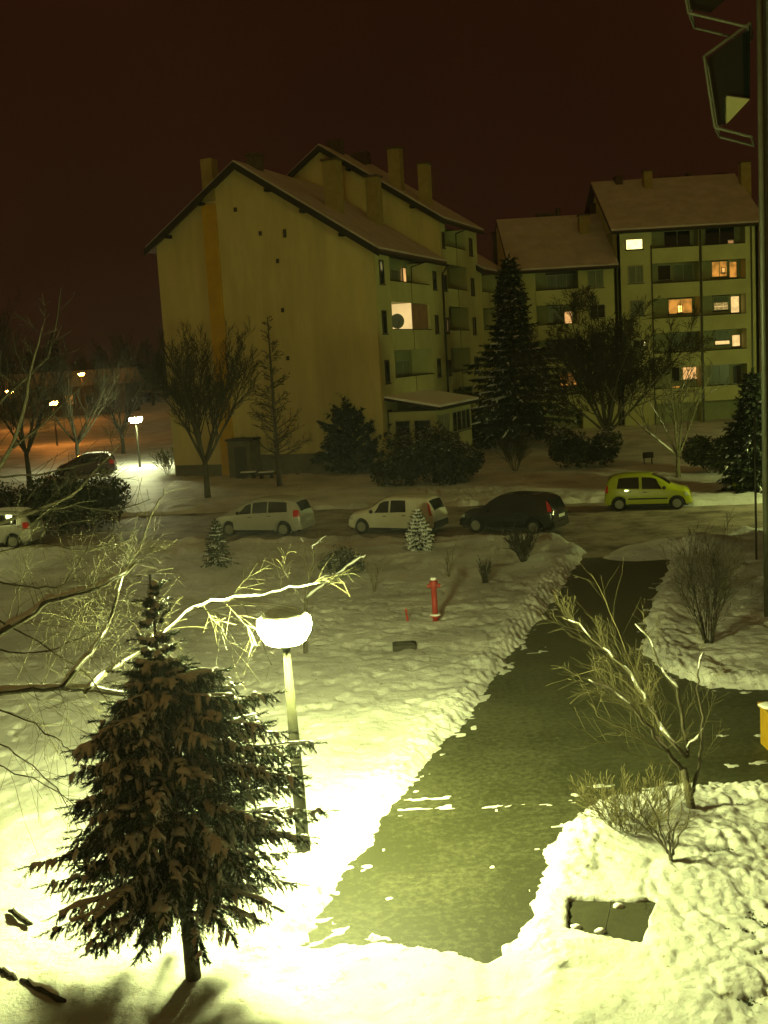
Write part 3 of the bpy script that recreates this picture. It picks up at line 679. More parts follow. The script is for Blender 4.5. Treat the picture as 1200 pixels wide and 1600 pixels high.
def balcony_bay(pts_px, slab_px, panel_px):
    f = MB(); Yb = byy + .25
    P = [atY(*q, Yb) for q in pts_px]
    for a, b in zip(P[:-1], P[1:]): f.tube([a, b], .035, 6)
    P2 = [p + np.array([.5, 1.3, 0]) for p in P]
    for a, b in zip(P2[:-1], P2[1:]): f.tube([a, b], .03, 6)
    for a, b in zip(P, P2): f.tube([a, b], .028, 6)
    o = f.build('balcony_frame', dpm, BN)
    if panel_px:
        g = MB(); g.prism([atY(*q, Yb + .25) for q in panel_px], (0, .04, 0)); g.build('glass_panel', M['glass_dark'], o)
    if slab_px:
        s = MB(); s.prism([atY(*q, Yb + .12) for q in slab_px], (0, .10, 0)); s.build('lit_slab_patch', M['render_pale'], o)  # pale triangle stands in for the lit patch of the balcony slab
balcony_bay([(1172, 36), (1100, 88), (1117, 199), (1174, 214)], [(1136, 150), (1172, 155), (1136, 193)], [(1172, 42), (1106, 90), (1122, 196), (1134, 194), (1134, 148), (1172, 153)])
balcony_bay([(1160, -130), (1058, -80), (1076, 20), (1168, 42)], None, [(1168, -100), (1066, -70), (1080, 14), (1110, 20), (1168, -30)])
sp = gnd(1182, 880)
p = thing('signpost', 'thin plain metal post standing in the snow just left of the near block corner', 'post', sp)
q = MB(); q.tube([(0, 0, -.1), (0, 0, 4.6)], .035, 8); q.build('post', M['downpipe'], p, True)
q = MB(); q.lathe([(.05, 4.6), (.05, 4.64), (.01, 4.66)], 12); q.build('cap', M['downpipe'], p)

# distant row at far left
FB = thing('apartment_building', 'long low dark building with snowy roof in the distance at far left', 'building')
fx = atY(40, 600, 190)
bx3('wall', M['plinth'], FB, -75, -42, 190, 200, 0, 5.0)
mb = MB(); mb.prism([(-76, 189.4, 5.0), (-76, 195, 7.6), (-76, 200.6, 5.0)], (35, 0, 0)); mb.build('roof', M['roof_snow'], FB)
for k in range(9):
    add_window(FB, TF, 'u', -73.5 + k * 3.5, -72 + k * 3.5, 2, 3.6, 190, M['lit_orange'] if k in (1, 6) else M['glass_dark'], mull=1)

# ------------------------------------------------------------------ street lamps
def make_lamp(label, loc, h, glow, lean=0.0, group='globe street lamps', r=.345, name='street_lamp'):
    L = thing(name, label, 'street lamp', loc, 0, group); L.rotation_euler = (0, lean, 0)
    p = MB(); p.tube([(0, 0, -.2), (0, 0, .9), (0, 0, h * .6), (0, 0, h - .1)], [.095, .09, .072, .052], 12); p.build('pole', M['lamp_pole'], L, True)
    s = MB(); s.tube([(0, 0, -.15), (0, 0, .26)], [.103, .100], 12); s.build('base_sleeve', M['lamp_sleeve'], L, True)
    d = MB(); d.box(-.045, .045, -.105, -.07, 1.0, 1.35); d.build('service_door', M['lamp_sleeve'], L)
    c = MB(); c.lathe([(.07, -.10), (.075, -.02), (.05, .0)], 16, (0, 0, h - .02)); c.build('collar', M['lamp_sleeve'], L, True)
    g = MB(); g.lathe([(r * .66, -.02), (r * .80, .01), (r * .93, .08), (r * 1.04, .15), (r * 1.09, .23), (r * 1.06, .31), (r * .93, .35)], 32, (0, 0, h - .02)); g.build('diffuser', glow, L, True)
    bd = MB(); bd.lathe([(.06, -.06), (r * .55, -.045), (r * .67, -.022)], 32, (0, 0, h - .02)); bd.build('base_dish', M['lamp_cap'], L, True)  # opaque bottom, unseen from above, added to cut light straight down
    k = MB(); k.lathe([(r * .91, .352), (r * .90, .37), (r * .78, .42), (r * .5, .46), (.03, .48)], 32, (0, 0, h - .02)); k.build('cap', M['lamp_cap'], L, True)
    return L
lp = gnd(475, 1332, .17); lp[2] = .14
lampH = 3.10
make_lamp('glowing street lamp beside the snow-laden spruce, nearest of all', lp, lampH, M['lamp_glow'], lean=-math.radians(.8))
p2 = atY(212, 655, 81); make_lamp('white street lamp beyond the road, left of the blank gable wall', (p2[0], 81, 0), p2[2] - .2, M['lamp_glow_far'], r=.44)
pl_ = atY(-190, 850, 41); make_lamp('assumed street lamp out of view beyond the left edge by the parked cars', (pl_[0], 41, 0), 3.9, M['assumed_glow_weak'])  # unseen lamp, assumed from the bright snow at far left
make_lamp('assumed street lamp on the right verge, out of view past the near block', (22.5, 44, 0), 4.2, M['assumed_glow_side'])  # unseen lamp added to light the green car and far facade; position assumed
make_lamp('assumed street lamp in front of the lit far block, out of view beyond the right edge', (35.5, 77, 0), 4.2, M['assumed_glow_mid'])  # also out of view, assumed from the light on the far block and its snow
for (px, py, Y, lab) in ((83, 630, 112, 'orange street lamp shining through bare branches, lowest of the orange ones'), (15, 612, 150, 'small orange street lamp at the far left edge'), (127, 585, 170, 'highest and most distant orange street lamp among the trees')):
    P = atY(px, py, Y); make_lamp(lab, (P[0], Y, 0), P[2] - .15, M['lamp_sodium'], group='orange street lamps', r=.42)

# ------------------------------------------------------------------ cars
def smooth_interp(x, pts):
    xs_ = [p[0] for p in pts]; ys_ = [p[1] for p in pts]
    if x <= xs_[0]: return ys_[0]
    if x >= xs_[-1]: return ys_[-1]
    for i in range(len(xs_) - 1):
        if xs_[i] <= x <= xs_[i + 1]:
            h = xs_[i + 1] - xs_[i]; t = (x - xs_[i]) / h
            def sl(j):
                if j <= 0 or j >= len(xs_) - 1: return (ys_[min(j + 1, len(xs_) - 1)] - ys_[max(j - 1, 0)]) / (xs_[min(j + 1, len(xs_) - 1)] - xs_[max(j - 1, 0)])
                a = (ys_[j] - ys_[j - 1]) / (xs_[j] - xs_[j - 1]); b = (ys_[j + 1] - ys_[j]) / (xs_[j + 1] - xs_[j])
                return 0 if a * b <= 0 else 2 * a * b / (a + b)
            m0, m1 = sl(i) * h, sl(i + 1) * h
            return (2*t**3 - 3*t*t + 1) * ys_[i] + (t**3 - 2*t*t + t) * m0 + (-2*t**3 + 3*t*t) * ys_[i + 1] + (t**3 - t*t) * m1
def make_car(label, p_front, p_rear, spec):
    """p_front, p_rear: ground points under the front and rear wheel on the visible side; x forward"""
    pf = np.array(p_front[:2]); pr = np.array(p_rear[:2]); dv = pf - pr; yaw = math.atan2(dv[1], dv[0])
    Lc, W, H = spec['L'], spec['W'], spec['H']; hw = W / 2
    side = spec['side']       # +1: the visible side is the car's left
    nrm = np.array([-math.sin(yaw), math.cos(yaw)])
    xf, xr = spec['xf'], spec['xr']; wr = spec.get('wr', .29)
    mid = (pf + pr) / 2 - nrm * side * (hw - .10) - np.array([math.cos(yaw), math.sin(yaw)]) * (xf + xr) / 2
    car = thing('parked_car', label, 'car', (mid[0], mid[1], .004), yaw, 'parked cars')
    top = lambda x: smooth_interp(x / Lc, spec['top']) * H
    belt = lambda x: min(smooth_interp(x / Lc, spec['belt']) * H, top(x) - .03)
    def plan(x):
        t = abs(x) / (Lc / 2); return hw * (1 - .16 * t ** 5 - .03 * t * t)
    def zbot(x):
        z = .20 + .10 * max(0, (abs(x) / (Lc / 2) - .88) / .12)
        for xc in (xf, xr):
            a = wr + .065
            if abs(x - xc) < a: z = max(z, wr + math.sqrt(a * a - (x - xc) ** 2))
        return z
    def width(x, z):
        zb = belt(x); zt = top(x); w = plan(x)
        if z <= zb:
            t = (z - .2) / max(zb - .2, .01); return w * (.955 + .045 * math.sin(math.pi * min(1, max(0, t)) * .9))
        s = (z - zb) / max(zt - zb, .01)
        return w * (.965 - (.965 - .76) * s)
    def zcap(x, y):
        zt = top(x); wr_ = width(x, zt - .05 * H if zt - belt(x) > .2 else zt); return zt + .035 * (1 - min(1, abs(y) / wr_) ** 2)
    st = sorted(set([round(v, 4) for v in np.linspace(-Lc / 2, Lc / 2, 56)] + [round(xc + (wr + .065) * math.cos(a), 4) for xc in (xf, xr) for a in np.linspace(0.02, math.pi - .02, 17)]))
    mb = MB(); rings = []
    for x in st:
        sec = []; zb = belt(x); zt = top(x); z0 = min(zbot(x), zb - .02)
        for k in range(7): z = z0 + (zb - z0) * k / 6; sec.append((width(x, z), z))
        for k in range(1, 6): z = zb + (zt - .05 * (zt - zb) - zb) * k / 5; sec.append((width(x, z), z))
        wl = sec[-1][0]
        for k in range(1, 5): a = k / 4; y = wl * (1 - a); sec.append((y, zt + .035 * (1 - (1 - a) ** 2)))
        ring = [(x, y, z) for y, z in sec] + [(x, -y, z) for y, z in sec[-2::-1]]
        rings.append(ring)
    n = len(rings[0])
    for r_ in rings: mb.v += r_
    for i in range(len(rings) - 1):
        for j in range(n - 1):
            a = i * n + j; mb.f.append((a, a + n, a + n + 1, a + 1))
        mb.f.append((i * n + n - 1, i * n + n - 1 + n, i * n + n, i * n))
    mb.f.append(tuple(range(n))); mb.f.append(tuple(reversed(range((len(rings) - 1) * n, len(rings) * n))))
    body = mb.build('body', spec['paint'], car)
    body.data.polygons.foreach_set('use_smooth', [len(p.vertices) == 4 for p in body.data.polygons])
    # floor pan hides the hollow underside
    f = MB(); f.box(-Lc / 2 + .12, Lc / 2 - .12, -hw * .80, hw * .80, .17, .26); f.build('floor_pan', M['trim'], car)
    def side_patch(name, material, parent, xa, xb, z0f, z1f, sgn, off=.008, nx=8, nz=5, slA=0.0, slB=0.0):
        m_ = MB(); idx = []
        for i in range(nx + 1):
            for j in range(nz + 1):
                tj = j / nz; x = (xa + slA * tj) + ((xb + slB * tj) - (xa + slA * tj)) * i / nx
                z = z0f(x) + (z1f(x) - z0f(x)) * tj
                m_.v.append((x, sgn * (width(x, z) + off), z))
        for i in range(nx):
            for j in range(nz):
                a = i * (nz + 1) + j; q = (a, a + nz + 1, a + nz + 2, a + 1); m_.f.append(q if sgn < 0 else q[::-1])
        return m_.build(name, material, parent, True)
    wz0 = lambda x: belt(x) + .035; wz1 = lambda x: max(belt(x) + .05, top(x) - .11)
    for sgn in (1, -1):
        for (xa, xb, sa, sb) in spec['glass']: side_patch('side_window', M['car_glass'], car, xa * Lc, xb * Lc, wz0, wz1, sgn, slA=sa, slB=sb)
        for (xa, xb) in spec['doors']:
            d = side_patch('door', spec['paint'], car, xa * Lc + .012, xb * Lc - .012, lambda x: .27, lambda x: belt(x) - .01, sgn, off=.010)
            h = MB(); xh = xa * Lc + .16; zh = belt(xh) - .10; y = sgn * (width(xh, zh) + .03); h.box(xh - .08, xh + .08, min(y, y - sgn * .02), max(y, y - sgn * .02), zh - .012, zh + .015); h.build('handle', M['trim'], d)
        g = side_patch('side_moulding', M['trim'], car, xr + wr + .1, xf - wr - .1, lambda x: .20, lambda x: .27, sgn, off=.02)
        if spec.get('strip'): side_patch('side_strip', M['trim'], car, xr + wr + .1, xf - wr - .1, lambda x: .46, lambda x: .52, sgn, off=.02)
        # lamps
        zl = spec['hl'] * H
        side_patch('headlight', M['clear_lens'], car, Lc * .43, Lc * .494, lambda x: zl - .07, lambda x: min(zl + .09, belt(x) - .02), sgn, off=.015)
        ta, tz0, tz1 = spec['tl']
        side_patch('tail_light', M['red_lens'], car, -Lc * .497, -Lc * ta, lambda x: tz0 * H, lambda x: min(tz1 * H, top(x) - .04), sgn, off=.015, slA=spec.get('tls', .0), slB=spec.get('tls', 0))
        mm = MB(); xm = spec['mirror'] * Lc; mm.blob((xm, sgn * (hw + .06), belt(xm) + .10), .08, .10, .075, R, .05, 8, 5); mm.build('mirror', M['trim'], car, True)
        for xc in (xf, xr):
            t = MB(); t.lathe([(wr * .62, -.085), (wr * .93, -.085), (wr, -.05), (wr, .05), (wr * .93, .085), (wr * .62, .085)], 24, (0, 0, 0), 'y')
            w_ = t.build('wheel', M['rubber'], car, True); w_.location = (xc, sgn * (hw - .115), wr)
            rm = MB(); rm.lathe([(wr * .60, -.089), (wr * .66, -.088), (wr * .66, .088), (wr * .60, .089)], 20, (0, 0, 0), 'y')
            for k in range(6):
                a = k * math.pi / 3; rm.tube([(0, sgn * .098, 0), (wr * .6 * math.cos(a), sgn * .092, wr * .6 * math.sin(a))], .020, 5)
            rm.build('rim', M['rim'], w_)
            ar = MB(); ar.tube([(xc + (wr + .05) * math.cos(a), sgn * (hw - .28), wr + (wr + .05) * math.sin(a)) for a in np.linspace(0, math.pi, 12)], .04, 5)
            ar.box(xc - wr - .03, xc + wr + .03, min(sgn * (hw - .30), sgn * (hw - .24)), max(sgn * (hw - .30), sgn * (hw - .24)), .2, wr * 2 + .03)
            ar.build('wheel_arch', M['trim'], car)
    def top_patch(name, material, xa, xb, wf, off=.012, nx=8, ny=10):
        m_ = MB()
        for i in range(nx + 1):
            x = xa + (xb - xa) * i / nx
            sl = (top(x + .02) - top(x - .02)) / .04; nl = math.hypot(1, sl); ww = width(x, top(x)) * wf
            for j in range(ny + 1):
                y = -ww + 2 * ww * j / ny
                wl = width(x, top(x) - .05 * (top(x) - belt(x))); zz = top(x) + .035 * (1 - (abs(y) / wl) ** 2)
                m_.v.append((x - sl / nl * off, y, zz + off / nl))
        for i in range(nx):
            for j in range(ny):
                a = i * (ny + 1) + j; m_.f.append((a, a + ny + 1, a + ny + 2, a + 1)[::1])
        return m_.build(name, material, car, True)
    a, b = spec['ws']; top_patch('windscreen', M['car_glass'], a * Lc, b * Lc, .96)
    a, b = spec['rw']; top_patch('rear_window', M['car_glass'], a * Lc, b * Lc, .92)
    for nm, x0, x1 in (('front_bumper', Lc / 2 - .10, Lc / 2 + .03), ('rear_bumper', -Lc / 2 - .03, -Lc / 2 + .10)):
        q = MB(); q.box(x0, x1, -hw * .80, hw * .80, .24, .50); q.build(nm, spec['bump'], car, bevel=.03)
    q = MB(); q.box(-Lc / 2 - .045, -Lc / 2 - .033, -.26, .26, *spec.get('pl', (.55, .66))); q.build('number_plate', M['plate'], car)
    q = MB(); q.box(Lc / 2 + .032, Lc / 2 + .045, -.26, .26, .34, .45); q.build('number_plate', M['plate'], car)
    if spec.get('snow'):
        s = top_patch('roof_snow', M['snow'], spec['roof'][0] * Lc, spec['roof'][1] * Lc, .9, off=.05)
    return car
hatch_top = [(-.5, .50), (-.492, .60), (-.47, .72), (-.44, .86), (-.40, .94), (-.28, .99), (-.08, 1.0), (.05, .97), (.14, .86), (.25, .68), (.31, .635), (.42, .58), (.475, .50), (.497, .40), (.5, .34)]
mpv_top = [(-.5, .52), (-.49, .62), (-.475, .72), (-.45, .84), (-.41, .93), (-.30, .985), (-.12, 1.0), (.03, .965), (.15, .86), (.30, .67), (.37, .60), (.44, .54), (.485, .46), (.498, .38), (.5, .34)]
mini_top = [(-.5, .46), (-.493, .60), (-.47, .78), (-.43, .91), (-.36, .97), (-.15, 1.0), (.03, .985), (.14, .89), (.27, .68), (.34, .61), (.43, .56), (.48, .47), (.498, .38), (.5, .32)]
belt_std = [(-.5, .60), (-.3, .60), (0, .575), (.3, .55), (.42, .53), (.5, .36)]
base = dict(W=1.66, H=1.5, xf=1.24, xr=-1.22, L=3.85, side=1, hl=.44, bump=M['trim'], mirror=.19)
silver = dict(base, L=3.95, H=1.52, top=mpv_top, belt=[(-.5, .64), (-.3, .63), (0, .60), (.3, .565), (.42, .53), (.5, .36)], paint=M['paint_silver'], bump=M['paint_silver'],
              glass=[(-.36, -.15, .03, 0), (-.135, .035, 0, -.02), (.05, .22, 0, -.42)], doors=[(-.2, .02), (.02, .26)], tl=(.425, .52, .70), ws=(.09, .29), rw=(-.487, -.44), roof=(-.40, .03))
white = dict(base, L=3.8, H=1.46, top=hatch_top, belt=belt_std, paint=M['paint_white'], bump=M['trim'], glass=[(-.20, -.02, .05, 0), (.0, .17, 0, -.22)], doors=[(-.22, .0), (.0, .235)],
             tl=(.462, .52, .92), tls=.16, ws=(.07, .24), rw=(-.487, -.432), roof=(-.38, .02))
black = dict(base, L=4.0, H=1.48, top=hatch_top, belt=belt_std, paint=M['paint_black'], bump=M['paint_black'], glass=[(-.35, -.2, .03, 0), (-.18, 0, 0, 0), (.02, .19, 0, -.25)], doors=[(-.22, .0), (.0, .245)],
             tl=(.448, .60, .88), tls=.10, ws=(.07, .24), rw=(-.487, -.432), roof=(-.38, .02), pl=(.62, .74))
green = dict(base, L=3.5, W=1.5, H=1.49, xf=1.17, xr=-1.17, wr=.27, top=mini_top, belt=belt_std, paint=M['paint_green'], bump=M['paint_green'], strip=True,
             glass=[(-.36, -.10, .08, 0), (-.065, .17, 0, -.25)], doors=[(-.26, -.08), (-.08, .21)], tl=(.462, .50, .70), ws=(.06, .26), rw=(-.482, -.43), roof=(-.36, .0), side=-1)
def wheels_px(f, r): return gnd(*f), gnd(*r)
def car_at(label, f, r, spec):
    pf, pr = wheels_px(f, r); c = (pf + pr) / 2; d = (pf - pr); d /= np.linalg.norm(d); wb = spec['xf'] - spec['xr']
    return make_car(label, c + d * wb / 2, c - d * wb / 2, spec)
car_at('silver people carrier facing left, leftmost of the three cars parked in a row', (361, 838), (443, 838), silver)
car_at('white five-door hatchback parked between the silver car and the black car', (565, 834), (655, 836), white)
car_at('black hatchback with red tail light parked at the right end of the row', (742, 832), (838, 836), black)
car_at('yellow-green small car facing right on the far side of the road', (1058, 796), (968, 798), green)
P = gnd(130, 745)
sd_ = dict(silver, paint=M['paint_red'], bump=M['trim'], snow=True)
car_at('dark red car with a snowy roof, parked by the far white lamp', (105, 747), (163, 743), sd_)
car_at('pale car behind the bare branches at the left edge', (-62, 860), (20, 857), dict(silver, paint=M['paint_silver'], snow=True))

# ------------------------------------------------------------------ trees and shrubs
def rot_to(d, ang, phi):
    d = d / (np.linalg.norm(d) or 1); a = np.array([0, 0, 1.]) if abs(d[2]) < .9 else np.array([1., 0, 0])
    u = np.cross(d, a); u /= np.linalg.norm(u); w = np.cross(d, u)
    return d * math.cos(ang) + (u * math.cos(phi) + w * math.sin(phi)) * math.sin(ang)
class Tree:
    def __init__(s, seed, snow=0.0, kmin=3, fat=1.0, smax=2):
        s.fat = fat; s.smax = smax; s.r = random.Random(seed); s.trunk = MB(); s.tw = MB(); s.snow = MB(); s.sn = snow; s.k = kmin; s.count = 0
    def add(s, pts, rad, level):
        (s.trunk if level <= 1 else s.tw).tube(pts, rad, 8 if level == 0 else (6 if level == 1 else s.k), cap=level <= 1)
        if s.sn and level <= s.smax:
            run = []; rr = []
            for i in range(len(pts) - 1):
                d = pts[i + 1] - pts[i]; L = np.linalg.norm(d) or 1; flat = math.hypot(d[0], d[1]) / L
                if flat > (.45 if level < 2 else .6) and s.r.random() < s.sn * (1 if level < 2 else .22):
                    if not run: run = [pts[i] + np.array([0, 0, rad[i] * .75])]; rr = [rad[i] * .5 + .004]
                    run.append(pts[i + 1] + np.array([0, 0, rad[i + 1] * .8 + .006])); rr.append((rad[i + 1] * .8 + (.007 if level < 2 else .001)) * s.fat * (.7 + .6 * s.r.random()))
                elif run:
                    rr[-1] *= .4
                    s.snow.tube(run, rr, 5); run = []
            if len(run) > 1: rr[-1] *= .4; s.snow.tube(run, rr, 5)
    def grow(s, p, d, L, r, level, P):
        """P: dict of lists per level: n, ang, lenf, wob, up, seg"""
        n = P['seg'][min(level, len(P['seg']) - 1)]; pts = [np.array(p, float)]; rad = [r]; d = d / np.linalg.norm(d)
        wob = P['wob'][min(level, len(P['wob']) - 1)]; up = P['up'][min(level, len(P['up']) - 1)]
        for i in range(n):
            d = d + np.array([s.r.gauss(0, wob), s.r.gauss(0, wob), s.r.gauss(0, wob) + up]); d /= np.linalg.norm(d)
            pts.append(pts[-1] + d * L / n); rad.append(max(P['rmin'], r * (1 - .75 * (i + 1) / n)))
        s.add(pts, rad, level); s.count += 1
        if level < P['depth']: s.kids(pts, rad, L, level, P)
        return pts
    def kids(s, pts, rad, L, level, P, t0=.2):
        k = P['n'][min(level, len(P['n']) - 1)]; n = len(pts) - 1
        for q in range(k):
            t = t0 + (1 - t0) * (q + s.r.random()) / k; t = min(t, .98); i = int(t * n); fr = t * n - i
            b = pts[i] * (1 - fr) + pts[i + 1] * fr; dd = pts[i + 1] - pts[i]
            ang = math.radians(P['ang'][min(level, len(P['ang']) - 1)] * (.7 + .6 * s.r.random()))
            nd = rot_to(dd, ang, s.r.random() * 6.283); nd = nd + np.array([0, 0, P['lift'][min(level, len(P['lift']) - 1)]])
            lf = P['lenf'][min(level, len(P['lenf']) - 1)] * (.6 + .7 * s.r.random()) * (1.15 - .6 * t)
            s.grow(b, nd, L * lf, max(P['rmin'], rad[i] * P.get('kr', .6)), level + 1, P)
    def finish(s, name, label, cat, loc, trunk_mat, twig_mat, group=None):
        t = thing(name, label, cat, loc, 0, group)
        def sub(mb, nm, mt, parent=t, sm=True):
            if not mb.v: return None
            a = np.array(mb.v) - np.array(loc, float); mb.v = [tuple(q) for q in a]; return mb.build(nm, mt, parent, sm)
        sub(s.trunk, 'trunk', trunk_mat); sub(s.tw, 'crown', twig_mat); sub(s.snow, 'snow', M['snow'])
        return t

def bare_tree(name, label, loc, h, P, seed, tm, wm, r=.1, lean=(0, 0), snow=0.0, trunk_frac=.3, stems=5, spread=28, group=None, cat='tree'):
    T = Tree(seed, snow); loc = np.array([loc[0], loc[1], 0.0])
    th = h * trunk_frac; top = loc + np.array([lean[0], lean[1], th])
    T.add([loc + np.array([0, 0, -.1]), loc + (top - loc) * .5 + np.array([T.r.gauss(0, .02 * th), 0, 0]), top], [r * 1.25, r, r * .85], 0)
    for k in range(stems):
        a = 6.283 * (k + T.r.random() * .5) / stems; tilt = math.radians(spread * (.35 + .8 * T.r.random()))
        d = np.array([math.cos(a) * math.sin(tilt), math.sin(a) * math.sin(tilt), math.cos(tilt)])
        T.grow(top - np.array([0, 0, th * .12 * T.r.random()]), d, (h - th) * (.8 + .25 * T.r.random()), r * .55, 1, P)
    return T.finish(name, label, cat, loc, tm, wm, group)

PB_ = dict(n=[8, 9, 7, 5], ang=[30, 30, 32, 35], lenf=[.5, .5, .5, .45], wob=[.03, .07, .10, .12], up=[.02, .05, .06, .04], seg=[4, 6, 5, 4, 3], lift=[.2, .25, .2, .1], depth=4, rmin=.012)
t1p = gnd(325, 780)
bare_tree('bare_tree', 'vase-shaped bare tree on the snow in front of the ochre strip', t1p, 8.5, dict(PB_, n=[9, 12, 10, 6], rmin=.009, wob=[.03, .06, .07, .08]), 3, M['bark'], M['twig_dark'], r=.15, trunk_frac=.24, stems=8, spread=37, group='trees by the gabled block')
# larch: single straight leader with short side branches
def leader_tree(label, loc, h, rad_f, seed, r=.14, nb=70, group=None, wm=None, lean=0):
    T = Tree(seed); loc = np.array([loc[0], loc[1], 0.0]); pts = [loc + np.array([lean * k / 8, 0, h * k / 8 - .1]) for k in range(9)]
    T.add(pts, [r * (1 - .9 * k / 8) + .01 for k in range(9)], 0)
    P = dict(n=[1, 7, 4], ang=[60, 40, 40], lenf=[.5, .35, .4], wob=[.05, .07, .1], up=[.0, .03, .02], seg=[4, 5, 4, 3], lift=[0, .05, 0], depth=3, rmin=.011)
    for k in range(nb):
        t = .16 + .82 * (k + T.r.random()) / nb; a = T.r.random() * 6.283; L = rad_f(t) * (.7 + .5 * T.r.random())
        T.grow(loc + np.array([lean * t, 0, h * t]), np.array([math.cos(a), math.sin(a), .35]), L, r * .28 * (1 - t) + .012, 1, P)
    return T.finish('larch_tree', label, 'tree', loc, M['bark'], wm or M['twig_dark'], group)
leader_tree('slim bare larch standing before the blank gable wall, right of the vase-shaped tree', gnd(437, 762), 9.6, lambda t: 2.1 * (1 - t) + .25, 5, group='trees by the gabled block')
# big bare tree left of the gable foot and behind lamp, small bush
def twig_bush(name, label, loc, h, w, n, seed, material, rmin=.008, depth=3, group=None, snow=0, cat='shrub', rs=.014):
    T = Tree(seed, snow); loc = np.array([loc[0], loc[1], 0.02])
    P = dict(n=[4, 6, 5, 4], ang=[22, 30, 34], lenf=[.5, .5, .45], wob=[.06, .08, .1], up=[.03, .04, .03], seg=[5, 5, 4, 3], lift=[.1, .15, .1], depth=depth, rmin=rmin)
    for k in range(n):
        a = T.r.random() * 6.283; q = T.r.random() ** .6; d = np.array([math.cos(a) * q * w, math.sin(a) * q * w, h]); L = np.linalg.norm(d) * (.7 + .3 * T.r.random())
        T.grow(loc + np.array([math.cos(a) * .08 * w, math.sin(a) * .08 * w, -.02]), d, L, rs, 1, P)
    t = thing(name, label, cat, loc, 0, group)
    for mb, nm, mt in ((T.trunk, 'stem', material), (T.tw, 'twigs', material), (T.snow, 'snow', M['snow'])):
        if mb.v: mb.v = [tuple(np.array(q) - loc) for q in mb.v]; mb.build(nm, mt, t, True)
    return t

